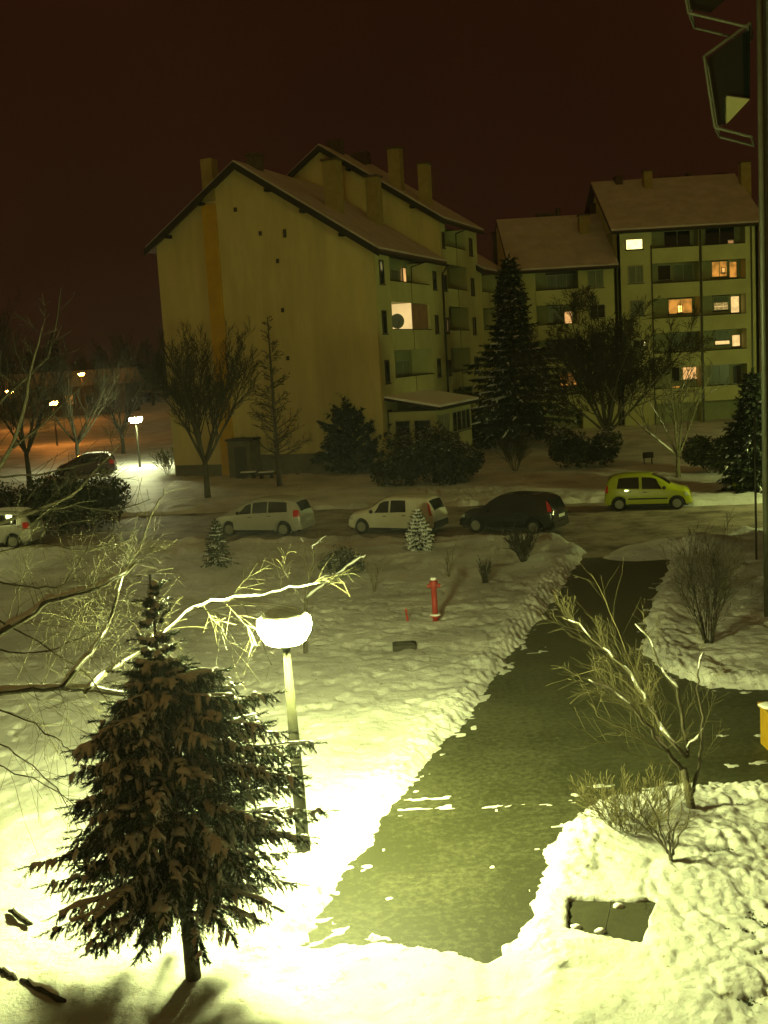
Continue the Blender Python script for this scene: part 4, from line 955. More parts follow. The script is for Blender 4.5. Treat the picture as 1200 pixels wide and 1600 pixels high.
# ---- conifers
def needle_spray(mb, p, d, L, nn, r, nl, nw):
    """a twig clothed with needles: thin triangles around the twig axis"""
    d = d / np.linalg.norm(d); a = np.array([0, 0, 1.]) if abs(d[2]) < .9 else np.array([1., 0, 0])
    u = np.cross(d, a); u /= np.linalg.norm(u); w = np.cross(d, u); v = mb.v; f = mb.f
    for i in range(nn):
        t = (i + r.random()) / nn; b = p + d * (L * t); ph = r.random() * 6.283
        q = d * .75 + (u * math.cos(ph) + w * math.sin(ph)) * .8; tip = b + q * (nl * (.7 + .5 * r.random()))
        s = (u * math.sin(ph) - w * math.cos(ph)) * nw; n = len(v)
        v.append(tuple(b - s)); v.append(tuple(b + s)); v.append(tuple(tip)); f.append((n, n + 1, n + 2))
def conifer(name, label, loc, h, rad, seed, whorls=20, per=8, twigs=12, nn=8, nl=.06, nw=.007, droop=.35, z0=.12, snow=.5, mt=None, r0=.06, lean=(0, 0), twl=.30, snow_r=.035, group=None, up0=.15, irregular=.25, cat='tree', tier=True, tdz=.25, clumps=False):
    r = random.Random(seed); loc = np.array([loc[0], loc[1], 0.]); tr = MB(); nd = MB(); sn = MB(); br = MB()
    ax = lambda z: loc + np.array([lean[0] * z / h, lean[1] * z / h, z])
    tr.tube([ax(h * k / 8) - np.array([0, 0, .1 if k == 0 else 0]) for k in range(9)], [r0 * (1 - .93 * k / 8) for k in range(9)], 10)
    for wv in range(whorls):
        t = z0 + (1 - z0) * ((wv + .15 * r.random()) / whorls) ** .9; n = max(4, int(per * (1.1 - .5 * t)))
        if clumps and t > .80: n = 3
        for k in range(n):
            tt = min(.985, t + (0 if tier else (r.random() - .5) / whorls)); a = 6.283 * (k + r.random() * .8) / n + wv * 1.3
            L = rad(tt, a) * (1 - irregular + 2 * irregular * r.random())
            if L < .03 or (clumps and tt > .8 and r.random() < .3): continue
            p = ax(h * tt); hd = np.array([math.cos(a), math.sin(a), 0]); pts = [p]; slope = up0 + .5 * tt; seg = 6
            for i in range(seg):
                s_ = slope - droop * 2 * (i + 1) / seg
                if i >= seg - 2: s_ += droop * .5
                d = hd + np.array([r.gauss(0, .06), r.gauss(0, .06), s_]); d /= np.linalg.norm(d); pts.append(pts[-1] + d * L / seg)
            rb = max(.005, r0 * .22 * (1 - tt) + .004); br.tube(pts, [rb * (1 - .8 * i / seg) for i in range(seg + 1)], 4, cap=False)
            nt_ = max(3, int(twigs * min(1, L / (.55 * rad(.3, a) + .01) + .15)))
            sl = []
            for q in range(nt_):
                f_ = .12 + .88 * (q + r.random()) / nt_; i = min(seg - 1, int(f_ * seg)); b = pts[i] + (pts[i + 1] - pts[i]) * (f_ * seg - i)
                dd = pts[i + 1] - pts[i]; dd /= np.linalg.norm(dd); sd = np.array([-dd[1], dd[0], 0]) * (1 if q % 2 else -1)
                tl = twl * (1.1 - .7 * f_) * (.6 + .6 * r.random()) * min(1, L * 1.2 + .3) * (.55 if clumps and tt > .76 else 1); dv = dd * .8 + sd * (.75 * (.6 + .6 * r.random())) + np.array([0, 0, -tdz - (tdz + .1) * r.random()])
                needle_spray(nd, b, dv, tl, nn, r, nl, nw)
                if r.random() < snow * .55 * (.45 + .8 * tt):
                    e = b + dv / np.linalg.norm(dv) * tl * .9; sr = snow_r * (.4 + .6 * r.random())
                    if clumps:
                        m1 = b * .62 + e * .38; m2 = b * .25 + e * .75; jz = np.array([r.gauss(0, .012), r.gauss(0, .012), 0])
                        sn.tube([b + np.array([0, 0, .012]), m1 + jz + np.array([0, 0, sr * .7]), m2 - jz + np.array([0, 0, sr * .45]), e + np.array([0, 0, -.02])], [sr * .35, sr * (.55 + .5 * r.random()), sr * (.3 + .5 * r.random()), sr * .08], 5)
                        if r.random() < .3: sn.blob((m1[0], m1[1], m1[2] + sr * .5), sr * 1.1, sr * .9, sr * .55, r, .4, 6, 4)
                    else: sn.tube([b + np.array([0, 0, .01]), b * .65 + e * .35 + np.array([0, 0, sr * .8]), e + np.array([0, 0, -.01])], [sr * .6, sr, sr * .2], 5)
            needle_spray(nd, pts[-1], pts[-1] - pts[-2], twl * .5, nn, r, nl, nw)
            if r.random() < snow and clumps:
                for g_ in range(int(5 * L) + 1):
                    i = 2 + int(r.random() * 4); q_ = pts[min(i, seg)] + (pts[min(i, seg) - 1] - pts[min(i, seg)]) * r.random(); z_ = snow_r * (.35 + .6 * r.random()); sn.blob((q_[0], q_[1], q_[2] + z_ * .5), z_ * 1.5, z_ * 1.2, z_ * .7, r, .4, 7, 4)
            elif r.random() < snow:
                j0 = 2 if L > .5 else 1; run = [q + np.array([0, 0, snow_r * .6]) for q in pts[j0:]]
                sn.tube(run, [snow_r * (.15 + .9 * r.random()) * (.4 if i == len(run) - 1 else 1) for i in range(len(run))], 6)
    needle_spray(nd, ax(h * .96), np.array([0, 0, 1.]), h * .05, nn * 2, r, nl, nw)
    t = thing(name, label, cat, loc, 0, group)
    for mb, nm, m_, sm in ((tr, 'trunk', M['bark'], True), (br, 'boughs', M['bark'], True), (nd, 'needles', mt or M['needle'], False), (sn, 'snow', M['snow'], True)):
        if mb.v: mb.v = [(q[0] - loc[0], q[1] - loc[1], q[2] - loc[2]) for q in mb.v]; mb.build(nm, m_, t, sm)
    return t
def prof(pts): return lambda t, a=0: smooth_interp(t, pts)
# the spruce in the foreground
spl = gnd(303, 1527, .12)
def spruce_rad(t, a):
    b = smooth_interp(t, [(0, .4), (.2, .85), (.26, 1.16), (.35, 1.24), (.5, 1.18), (.60, 1.06), (.68, .82), (.74, .50), (.79, .25), (.86, .15), (.93, .10), (1, .03)])
    return b * (1 + (.12 * math.cos(a - 3.3) if t < .38 else (.20 * math.cos(a + .3) if t < .76 else 0)))
conifer('spruce_tree', 'snow-laden spruce in the left foreground beside the glowing lamp', spl, 4.75, spruce_rad, 12, whorls=34, per=11, twigs=32, nn=27, nl=.058, nw=.0075, droop=.25, z0=.225, snow=.75, r0=.095, twl=.34, snow_r=.046, lean=(-.10, 0), tier=False, up0=.05, irregular=.20, tdz=.62, clumps=True)

far_con = dict(tdz=.3, nn=10, nl=.20, nw=.05, twl=.6, twigs=14, snow_r=.09, mt=M['needle_dark'])
conifer('conifer_tree', 'dark bushy conifer against the foot of the cream gable wall', gnd(558, 738), 5.9, prof([(0, 1.9), (.1, 2.2), (.3, 2.1), (.6, 1.3), (.85, .5), (1, .05)]), 21, whorls=28, per=14, z0=.03, snow=.08, r0=.12, up0=.3, droop=.15, **dict(far_con, twigs=24, nl=.24, nw=.07))
conifer('conifer_tree', 'tall dark spruce with snow-covered boughs in front of the link block', gnd(808, 700), 13.3, prof([(0, 3.8), (.1, 4.1), (.3, 3.3), (.45, 2.5), (.58, 1.3), (.8, .75), (1, .08)]), 22, whorls=28, per=11, z0=.06, snow=.24, r0=.2, droop=.3, **dict(far_con, twl=.9, nl=.24, nw=.06, snow_r=.10, twigs=13))
conifer('conifer_tree', 'narrow snowy conifer at the right edge behind the signpost', gnd(1178, 768), 5.4, prof([(0, 1.2), (.2, 1.3), (.5, .9), (1, .05)]), 23, whorls=18, per=10, z0=.06, snow=.22, r0=.09, **far_con)
conifer('conifer_tree', 'knee-high snow-covered conifer in front of the white hatchback', gnd(656, 862), 1.55, prof([(0, .5), (.2, .58), (.6, .35), (1, .03)]), 24, whorls=12, per=9, twigs=8, nn=8, nl=.07, nw=.014, twl=.2, snow=.95, snow_r=.065, r0=.03, z0=.05, mt=M['needle_dark'])
conifer('conifer_tree', 'small dark conifer in front of the silver car', gnd(342, 890), 1.75, prof([(0, .45), (.2, .52), (.6, .3), (1, .03)]), 25, whorls=13, per=8, twigs=8, nn=8, nl=.07, nw=.014, twl=.2, snow=.15, snow_r=.03, r0=.03, z0=.05, mt=M['needle_dark'])

# ---- leafy shrubs made of small leaves through a lumpy volume
def leafy(name, label, loc, rx, ry, h, seed, n=6000, ls=.09, snow=.15, mt=None, group=None, stems=7, cat='shrub', z0=.0):
    r = random.Random(seed); lf = MB(); sn = MB(); stm = MB(); loc = np.array([loc[0], loc[1], z0])
    lobes = []
    for k in range(16):
        a = r.random() * 6.283; q = r.random() ** .5 * .72; z = h * (.28 + .45 * r.random() * (1 - .4 * q)); lobes.append((math.cos(a) * q * rx, math.sin(a) * q * ry, z, (.22 + .2 * r.random()) * min(rx, h)))
    for i in range(n):
        cx, cy, cz, cr = r.choice(lobes); u = r.random() * 2 - 1; a = r.random() * 6.283; s = math.sqrt(1 - u * u); q = cr * (1.15 * r.random() ** .35)
        p = (cx + q * s * math.cos(a), cy + q * s * math.sin(a), cz + q * u)
        if p[2] < .03: p = (p[0], p[1], .03 + .2 * r.random())
        tn = np.array([r.gauss(0, 1), r.gauss(0, 1), r.gauss(0, .8)]); tn /= np.linalg.norm(tn); b = np.cross(tn, [0.3, .5, .8]); b /= np.linalg.norm(b); L = ls * (.6 + .8 * r.random())
        isn = (u > .45 and q > cr * .8 and r.random() < snow * 3)
        mb = sn if isn else lf; k = len(mb.v); w = .42 * L
        if isn: tn = np.array([tn[0], tn[1], tn[2] * .2]); b = np.cross([0, 0, 1.], tn); b /= (np.linalg.norm(b) or 1); w = .6 * L
        P = np.array(p)
        for q_ in (P - tn * L, P + b * w, P + tn * L, P - b * w): mb.v.append(tuple(q_))
        mb.f.append((k, k + 1, k + 2, k + 3))
    for k in range(stems):
        cx, cy, cz, cr = lobes[k % len(lobes)]; stm.tube([(cx * .1, cy * .1, -.05), (cx * .6, cy * .6, cz * .5), (cx, cy, cz)], [.03, .02, .01], 5)
    t = thing(name, label, cat, loc, 0, group)
    stm.build('stem', M['bark'], t, True); lf.build('leaves', mt or M['leaf_dark'], t)
    if sn.v: sn.build('snow', M['snow'], t)
    return t
leafy('evergreen_shrub', 'wide dark shrub mass in front of the ground-floor extension', gnd(675, 757), 3.1, 1.6, 3.3, 31, n=9000, ls=.13, snow=.10)
leafy('evergreen_shrub', 'dark shrub beside the bushy conifer by the gable corner', gnd(628, 762), 1.7, 1.3, 2.4, 32, n=4500, ls=.12, snow=.10)
leafy('evergreen_shrub', 'large rounded snow-dusted shrub behind the yellow-green car', gnd(912, 733), 2.25, 1.7, 2.9, 33, n=9000, ls=.12, snow=.16)
leafy('evergreen_shrub', 'dark dense shrub right of the pale bare tree on the far verge', gnd(1112, 742), 1.7, 1.3, 2.3, 34, n=6000, ls=.12, snow=.03)
leafy('evergreen_shrub', 'dark low shrub behind the small bare shrub below the tall spruce', gnd(790, 690), 3.6, 1.6, 3.0, 35, n=7000, ls=.16, snow=.10)
leafy('evergreen_shrub', 'dark hedge shrub in front of the far blocks, left of the yellow post', gnd(735, 700), 1.8, 1.4, 2.4, 36, n=4000, ls=.14, snow=.04)
leafy('evergreen_shrub', 'broad dark hedge seen through the bare branches at left', gnd(105, 832), 3.3, 1.1, 2.9, 37, n=13000, ls=.10, snow=.02)
leafy('evergreen_shrub', 'dark hedge at the left edge next to the pale car', gnd(0, 838), 2.2, 1.0, 2.6, 38, n=8000, ls=.10, snow=.03)
leafy('evergreen_shrub', 'low dark bush under the snowy branches left of the knee-high conifer', gnd(535, 905), .85, .7, 1.45, 39, n=4000, ls=.05, snow=.12)
leafy('evergreen_shrub', 'dark bush left of the yellow-green car, in front of the far lawn', gnd(1200, 645), 2.5, 2, 3, 40, n=3000, ls=.2, snow=.03)

# broad bare tree mass before the far block
P2_ = dict(n=[8, 15, 12, 8], ang=[36, 36, 38, 38], lenf=[.5, .42, .45, .5], wob=[.03, .05, .07, .08], up=[.02, .03, .03, .0], seg=[4, 6, 4, 3, 2], lift=[.15, .15, .1, .0], depth=4, rmin=.012, kr=.5)
bare_tree('bare_tree', 'broad brown tree with a dense twiggy crown in front of the far block', gnd(950, 712), 9.2, P2_, 41, M['bark'], M['twig_dark'], r=.17, trunk_frac=.16, stems=12, spread=44)
bare_tree('bare_tree', 'pale bare tree with snow on its branches behind the yellow-green car', gnd(1060, 748), 5.6, dict(PB_, n=[5, 6, 5, 3], depth=3, rmin=.02), 42, M['bark_pale'], M['bark_pale'], r=.11, trunk_frac=.2, stems=6, spread=48, snow=.8)
twig_bush('bare_shrub', 'small funnel-shaped bare shrub on the far verge below the tall spruce', gnd(805, 737), 2.0, 1.3, 16, 43, M['twig_dark'], rmin=.012)
twig_bush('bare_shrub', 'bare bush lit by the far white lamp at the foot of the gable', gnd(262, 742), 1.6, 1.0, 16, 44, M['twig'], rmin=.012, snow=.5)
twig_bush('bare_shrub', 'reddish twiggy shrub on the lawn near the black hatchback', gnd(818, 882), 1.1, .6, 20, 45, M['twig_dark'])
twig_bush('bare_shrub', 'small round twiggy shrub on the lawn right of the red hydrant', gnd(758, 916), .75, .4, 16, 46, M['twig_dark'], depth=2)
twig_bush('bare_shrub', 'dense upright bare bush on the right lawn with its shadow on the snow', gnd(1108, 1012), 2.5, .8, 22, 47, M['twig_dark'], depth=3, rmin=.0045)
twig_bush('bare_shrub', 'low tangled brown shrub at the corner of the path', gnd(985, 1308), .75, 1.0, 34, 48, M['twig'], depth=3, rmin=.004, rs=.008)
twig_bush('bare_shrub', 'sparse twiggy shrub on the right snow below the signpost', gnd(1125, 930), 1.1, .6, 8, 49, M['twig'], depth=2, rmin=.006)
for (px, py, lab, sd) in ((585, 930, 'thin sapling on the lawn between the lamp and the hydrant', 50), (700, 905, 'short faint sapling on the lawn above the hydrant', 51)):
    twig_bush('bare_shrub', lab, gnd(px, py), 1.1, .25, 4, sd, M['twig'], depth=2, rmin=.005)

# ---- trees with limbs measured from the place
def limb(T, pxs, Ys, r0, r1, P, level=1, kids=True, sub=3, kid_n=None):
    P0 = [atY(a, b, y) for (a, b), y in zip(pxs, Ys)]; pts = []
    for i in range(len(P0) - 1):
        for k in range(sub):
            t = k / sub; q = P0[i] * (1 - t) + P0[i + 1] * t; pts.append(q + np.array([T.r.gauss(0, .012), T.r.gauss(0, .02), T.r.gauss(0, .012)]))
    pts.append(P0[-1]); n = len(pts); rad = [r0 + (r1 - r0) * i / (n - 1) for i in range(n)]
    T.add(pts, rad, level)
    if kids:
        L = sum(np.linalg.norm(pts[i + 1] - pts[i]) for i in range(n - 1)); PP = dict(P)
        if kid_n: PP['n'] = [kid_n] * 2 + list(P['n'][2:])
        T.kids(pts, [max(r_, .012) for r_ in rad], min(L, 1.8), level, PP, .08)
    return pts
def lin(a, b, n): return list(np.linspace(a, b, n))
# right foreground tree
k7 = lambda X, Y_: (840 + X * .3625, 820 + Y_ * .3625)
T = Tree(61, snow=.75, smax=1)
PR = dict(n=[12, 30, 10, 5], ang=[35, 42, 38, 36], lenf=[.5, .46, .5, .5], wob=[.04, .05, .07, .09], up=[.02, .04, .03, .02], seg=[4, 6, 5, 4], lift=[.1, .2, .1, 0], depth=3, rmin=.0023, kr=.17)
tb = gnd(1080, 1282); Y0 = tb[1]
T.add([tb + np.array([0, 0, -.1])] + [atY(*k7(*q), Y0) for q in ((668, 1262), (652, 1160), (628, 1050))], [.085, .075, .06, .05], 0)
limb(T, [k7(*q) for q in ((625, 1055), (560, 980), (500, 910), (440, 820), (385, 765), (300, 700), (220, 670))], lin(Y0, Y0 - .5, 7), .034, .009, PR)
limb(T, [k7(*q) for q in ((640, 1000), (540, 880), (490, 790), (460, 740), (400, 640), (330, 570), (260, 510), (180, 430), (110, 400))], lin(Y0, Y0 + .7, 9), .034, .007, PR)
limb(T, [k7(*q) for q in ((640, 1010), (648, 960), (625, 830), (600, 710), (560, 650), (520, 600), (490, 500), (420, 430))], lin(Y0, Y0 + .4, 8), .034, .007, dict(PR), kid_n=10)
limb(T, [k7(*q) for q in ((655, 1180), (690, 1080), (705, 950), (708, 830), (690, 700), (690, 620), (715, 550))], lin(Y0, Y0 + .1, 7), .028, .008, dict(PR), kid_n=5)
limb(T, [k7(*q) for q in ((640, 960), (690, 920), (712, 880))], lin(Y0, Y0, 3), .014, .01, PR, kids=False)
limb(T, [k7(*q) for q in ((560, 980), (450, 930), (360, 870), (270, 830), (230, 770))], lin(Y0 - .1, Y0 - 1.0, 5), .012, .005, PR, level=2)
limb(T, [k7(*q) for q in ((600, 1040), (480, 1020), (370, 970), (260, 930), (190, 880))], lin(Y0 - .1, Y0 - .7, 5), .012, .005, PR, level=2)
limb(T, [k7(*q) for q in ((500, 800), (380, 680), (280, 620), (160, 650))], lin(Y0 + .2, Y0 + .9, 4), .012, .005, PR, level=2)
limb(T, [k7(*q) for q in ((460, 740), (350, 460), (290, 330), (230, 210))], lin(Y0 + .3, Y0 + 1.2, 4), .012, .004, PR, level=2)
T.finish('bare_tree', 'multi-stemmed bare tree with snow on its leaning limbs, right foreground', 'tree', tb, M['bark'], M['twig'])
# sapling below it
T = Tree(62, snow=.0); sb_ = gnd(1050, 1366); Ys = sb_[1]
PS = dict(n=[4, 5, 3], ang=[25, 28, 30], lenf=[.4, .4, .4], wob=[.03, .05, .08], up=[.03, .03, .02], seg=[4, 5, 4, 3], lift=[.1, .1, .1], depth=2, rmin=.0035)
T.add([sb_ + np.array([0, 0, -.1]), atY(*k7(580, 1480), Ys), atY(*k7(572, 1425), Ys)], [.035, .032, .028], 0)
for q in (((572, 1425), (500, 1340), (400, 1240), (340, 1160)), ((572, 1425), (530, 1330), (510, 1250), (470, 1160)), ((572, 1425), (565, 1320), (565, 1200), (540, 1110)), ((575, 1425), (610, 1350), (650, 1285), (660, 1240)), ((572, 1425), (540, 1370), (450, 1260), (420, 1150)), ((574, 1425), (590, 1320), (620, 1200))):
    limb(T, [k7(*a) for a in q], lin(Ys, Ys + T.r.uniform(-.3, .4), len(q)), .016, .005, PS)
T.finish('sapling', 'bare fan-shaped sapling in the snow above the utility cover', 'tree', sb_, M['bark'], M['twig_dark'])
# small tree with snowy branches behind the lamp
T = Tree(63, snow=.95); tb = gnd(477, 1022); Ys = tb[1]
PQ = dict(n=[5, 6, 4], ang=[35, 40, 40], lenf=[.4, .35, .4], wob=[.04, .08, .1], up=[.02, .03, .02], seg=[4, 5, 4, 3], lift=[.1, .1, .1], depth=3, rmin=.005)
T.add([tb + np.array([0, 0, -.1]), atY(476, 975, Ys), atY(478, 938, Ys)], [.06, .05, .04], 0)
limb(T, [(478, 938), (505, 915), (535, 893), (560, 874), (572, 868)], lin(Ys, Ys - .3, 5), .04, .018, PQ)
limb(T, [(478, 938), (484, 900), (490, 870), (488, 855), (510, 838)], lin(Ys, Ys + .3, 5), .03, .012, PQ)
limb(T, [(490, 910), (510, 900), (532, 896), (545, 880)], lin(Ys, Ys + .2, 4), .015, .009, PQ, level=2)
limb(T, [(478, 945), (455, 915), (440, 880)], lin(Ys, Ys + .3, 3), .02, .01, PQ)
T.finish('bare_tree', 'small bare tree with thick snow on its branches just behind the lamp head', 'tree', tb, M['bark'], M['twig'])
# big overhanging tree at left
T = Tree(64, snow=1.0, fat=.95, smax=1); YT = 13.6
PW = dict(n=[20, 26, 10, 5], ang=[40, 58, 42, 36], lenf=[.5, .66, .55, .5], wob=[.03, .08, .08, .08], up=[0, -.03, -.07, -.08], seg=[4, 8, 6, 5], lift=[.0, .15, .0, -.1], depth=3, rmin=.0026, kr=.13)
tb = np.array([-6.6, YT, 0.]); fork = np.array([-6.2, YT, 2.6])
T.add([tb + np.array([0, 0, -.1]), tb + np.array([.15, 0, 1.3]), fork], [.24, .19, .16], 0)
T.add([fork, np.array([-6.0, YT, 4.4]), np.array([-5.6, YT + .2, 6.2]), np.array([-5.7, YT + .3, 8.0])], [.13, .10, .06, .03], 1)
def start(px, py, z0=None): return
def wl(pxs, Ys, r0, r1, lead=None, **kw):
    pts = limb(T, pxs, Ys, r0, r1, PW, **kw)
    if lead is not None:
        T.add([np.array(lead, float), (np.array(lead) * .5 + pts[0] * .5) + np.array([0, 0, .12]), pts[0]], [r0 * 1.6, r0 * 1.3, r0], 1)
wl([(-20, 1000), (40, 965), (75, 938), (120, 930), (165, 912), (195, 895), (215, 876)], lin(13.2, 13.6, 7), .045, .02, lead=(-6.1, YT, 3.0))
wl([(-20, 1084), (50, 1078), (95, 1074), (150, 1078), (200, 1088), (235, 1095)], lin(13.0, 13.6, 6), .045, .016, lead=fork)
wl([(95, 1073), (130, 1035), (155, 1000), (178, 955), (188, 905), (200, 880)], lin(13.1, 13.8, 6), .032, .012)
wl([(165, 1052), (200, 1030), (245, 1000), (290, 955), (330, 940), (365, 933), (410, 929), (450, 917), (505, 911)], lin(13.6, 15.6, 9), .024, .006, kid_n=7)
wl([(330, 941), (370, 936), (400, 975), (425, 1040)], lin(14.3, 14.2, 4), .010, .004, level=2)
wl([(300, 948), (340, 960), (360, 1010), (370, 1060)], lin(14.2, 14.0, 4), .010, .004, level=2)
wl([(130, 1080), (165, 1052)], lin(13.2, 13.6, 2), .034, .034, kids=False)
wl([(195, 890), (215, 860), (250, 780), (262, 760)], lin(13.6, 14, 4), .016, .007, level=2)
wl([(-20, 905), (60, 920), (100, 915), (130, 870), (150, 820)], lin(13.0, 13.1, 5), .014, .006, level=2)
wl([(-20, 1010), (40, 1020), (90, 1012), (140, 990)], lin(12.9, 13.1, 4), .014, .007, level=2)
wl([(-20, 1150), (30, 1180), (90, 1230), (120, 1290)], lin(12.6, 12.6, 4), .012, .005, level=2)
wl([(-20, 1190), (50, 1215), (110, 1250), (150, 1290)], lin(13.0, 12.8, 4), .012, .005, level=2)
wl([(-20, 960), (60, 1000), (140, 1060), (190, 1120)], lin(13.2, 13.3, 4), .014, .006, level=2)
wl([(-20, 870), (60, 850), (140, 862), (210, 840)], lin(13.6, 13.9, 4), .014, .006, level=2)
wl([(-20, 1100), (40, 1125), (85, 1150), (110, 1170), (135, 1200)], lin(12.9, 12.9, 5), .014, .005, level=2)
T.finish('bare_tree', 'large overhanging bare tree with snow-topped curved limbs at the left edge', 'tree', tb, M['bark'], M['twig_pale'])
T = Tree(65, snow=0); YT = 25.0; tb = np.array([-10.6, YT, 0.])
PW2 = dict(PW, n=[14, 16, 8, 4], up=[0, .02, .02, 0], lift=[0, .15, .1, 0], rmin=.006, lenf=[.5, .6, .5, .5]); PWS = PW; PW = PW2
f2 = np.array([-10.3, YT, 2.4]); T.add([tb + np.array([0, 0, -.1]), np.array([-10.5, YT, 1.2]), f2], [.24, .2, .17], 0)
T.add([f2, np.array([-10.4, YT, 5.4]), np.array([-10.0, YT, 9.5])], [.14, .09, .03], 1)
wl([(-20, 825), (51, 800), (113, 775), (142, 743), (187, 693)], lin(25, 25.5, 5), .05, .014, lead=f2)
wl([(-20, 770), (20, 695), (42, 620), (54, 557), (70, 500)], lin(25, 25.3, 5), .06, .014, lead=f2)
wl([(-20, 745), (60, 742), (110, 730), (150, 720)], lin(25, 25, 4), .03, .01, level=2)
wl([(-20, 650), (30, 600), (75, 560), (90, 500), (95, 450)], lin(25, 25.5, 5), .04, .01, lead=(-10.3, YT, 6), level=2)
wl([(20, 700), (70, 660), (110, 620), (140, 590)], lin(25, 25, 4), .03, .01, level=2)
wl([(60, 798), (120, 790), (180, 800), (235, 780)], lin(25, 25, 4), .025, .01, level=2)
T.finish('bare_tree', 'dark bare tree reaching up against the sky at the left edge', 'tree', tb, M['bark'], M['twig_dark'])
# dark bare trees in the left background
for i, (px, py, Y, h, lab) in enumerate(((40, 700, 70, 9.5, 'dark bare tree at far left in front of the orange lamps'), (120, 690, 84, 8.0, 'dark bare tree behind the dark red car'), (190, 680, 95, 7.5, 'low dark bare tree left of the far white lamp'), (-60, 700, 60, 11, 'tall dark bare tree beyond the left edge'))):
    P = atY(px, py, Y)
    bare_tree('bare_tree', lab, (P[0], Y), h, dict(PB_, depth=3, rmin=.014, n=[8, 11, 8], kr=.45), 70 + i, M['twig_dark'], M['twig_dark'], r=.16, trunk_frac=.25, stems=7, spread=38, group='dark trees in the left background')
for i in range(22):
    Y = 215 + (i * 37 % 50); px = -20 + i * 17 + (i * 53 % 13); P = atY(px, 600, Y); hh = 9 + (i * 29 % 7)
    r = random.Random(90 + i)
    if i % 2 == 0:
        conifer('conifer_tree', 'dark conifer silhouette in the distant treeline', (P[0], Y), hh, prof([(0, 3), (.3, 2.6), (.7, 1.2), (1, .1)]), 90 + i, whorls=8, per=7, twigs=4, nn=5, nl=1.0, nw=.25, twl=1.0, snow=0, r0=.2, mt=M['needle_dark'], group='distant treeline')
    else:
        bare_tree('bare_tree', 'dark bare silhouette in the distant treeline', (P[0], Y), hh, dict(PB_, depth=2, rmin=.09, n=[6, 8, 5]), 90 + i, M['bark'], M['twig_dark'], r=.3, trunk_frac=.25, stems=8, spread=38, group='distant treeline')

# dark ground cover poking out of the lumpy snow
def ground_cover():
    r = random.Random(5); mb = MB()
    for i in range(60000):
        x = r.uniform(2.9, 6.5); y = r.uniform(10.0, 16.0); z = r.uniform(.0, .10 + .035 * min(1, max(0, (x - 3.4)))); L = .016 + .02 * r.random()
        a = r.random() * 6.283; d = np.array([math.cos(a), math.sin(a), r.uniform(-.4, .5)]) * L; b = np.array([-math.sin(a), math.cos(a), r.uniform(-.5, .5)]) * L * .5; p = np.array([x, y, z]); k = len(mb.v)
        for q in (p - d, p + b, p + d, p - b): mb.v.append(tuple(q))
        mb.f.append((k, k + 1, k + 2, k + 3))
    o = mb.build('ground_cover', M['leaf_dark']); tag(o, kind='stuff', cat='ground cover', label='dark low leaves showing between snow clumps at lower right')
ground_cover()

# ------------------------------------------------------------------ small things
hp = gnd(681, 977)
H_ = thing('fire_hydrant', 'tall slim red pillar hydrant with a cap of snow on the lawn', 'hydrant', hp)
q = MB(); q.lathe([(.075, -.1), (.075, .22), (.13, .23), (.13, .27), (.075, .28), (.075, .98), (.10, 1.0), (.11, 1.16), (.07, 1.2)], 20); q.build('barrel', M['red_paint'], H_, True)
for s in (1, -1): q = MB(); q.tube([(s * .09, 0, 1.05), (s * .17, 0, 1.05)], .05, 12); q.build('nozzle', M['red_paint'], H_)
q = MB(); q.lathe([(.07, 1.2), (.09, 1.22), (.07, 1.26), (.02, 1.28)], 14); q.build('snow', M['snow'], H_, True)
q = MB(); q.lathe([(.14, .27), (.13, .30), (.08, .31)], 14); q.build('flange_snow', M['snow'], H_, True)
sp_ = gnd(638, 977)
S_ = thing('marker_stake', 'short red marker stake leaning in the snow left of the hydrant', 'stake', sp_)
q = MB(); q.box(-.028, .028, -.012, .012, -.1, .46); q.build('blade', M['red_paint'], S_); S_.rotation_euler = (0, math.radians(-6), .3)
q = MB(); q.box(-.033, .033, -.016, .016, .30, .33); q.build('band', M['frame_dark'], S_)
hp2 = [gnd(*a) for a in ((618, 1016), (630, 1011), (652, 1012), (640, 1022))]
U_ = thing('drain_cover', 'small dark drain cover in the lawn left below the hydrant', 'drain cover', (0, 0, 0))
q = MB(); c = np.mean(hp2, 0); q.box(c[0] - .33, c[0] + .24, c[1] - .12, c[1] + .25, .0, .15); q.build('frame', M['wood_dark'], U_, bevel=.02)
q = MB(); q.box(c[0] - .28, c[0] + .19, c[1] - .07, c[1] + .20, .152, .17); q.build('lid', M['concrete'], U_)
# utility cover at lower right
uc = [gnd(*a, .09) for a in ((880, 1400), (1034, 1402), (1012, 1486), (872, 1464))]
V_ = thing('utility_cover', 'large bare olive utility cover sunk in the snow at lower right', 'cover')
q = MB(); q.prism([(p[0], p[1], -.05) for p in uc], (0, 0, .14)); q.build('slab', M['concrete'], V_)
r_ = random.Random(4)
for a in ((938, 1456), (966, 1417), (900, 1450)):
    p = gnd(*a, .09); q = MB(); q.blob((p[0], p[1], .10), .07, .05, .04, r_, .15, 10, 6); q.build('snow_clump', M['snow'], V_, True)
q = MB(); mid1 = (uc[0] + uc[1]) / 2; mid2 = (uc[2] + uc[3]) / 2; q.tube([mid1 + [0, 0, .0], mid2 + [0, 0, .0]], .006, 4); q.build('seam', M['wood_dark'], V_)
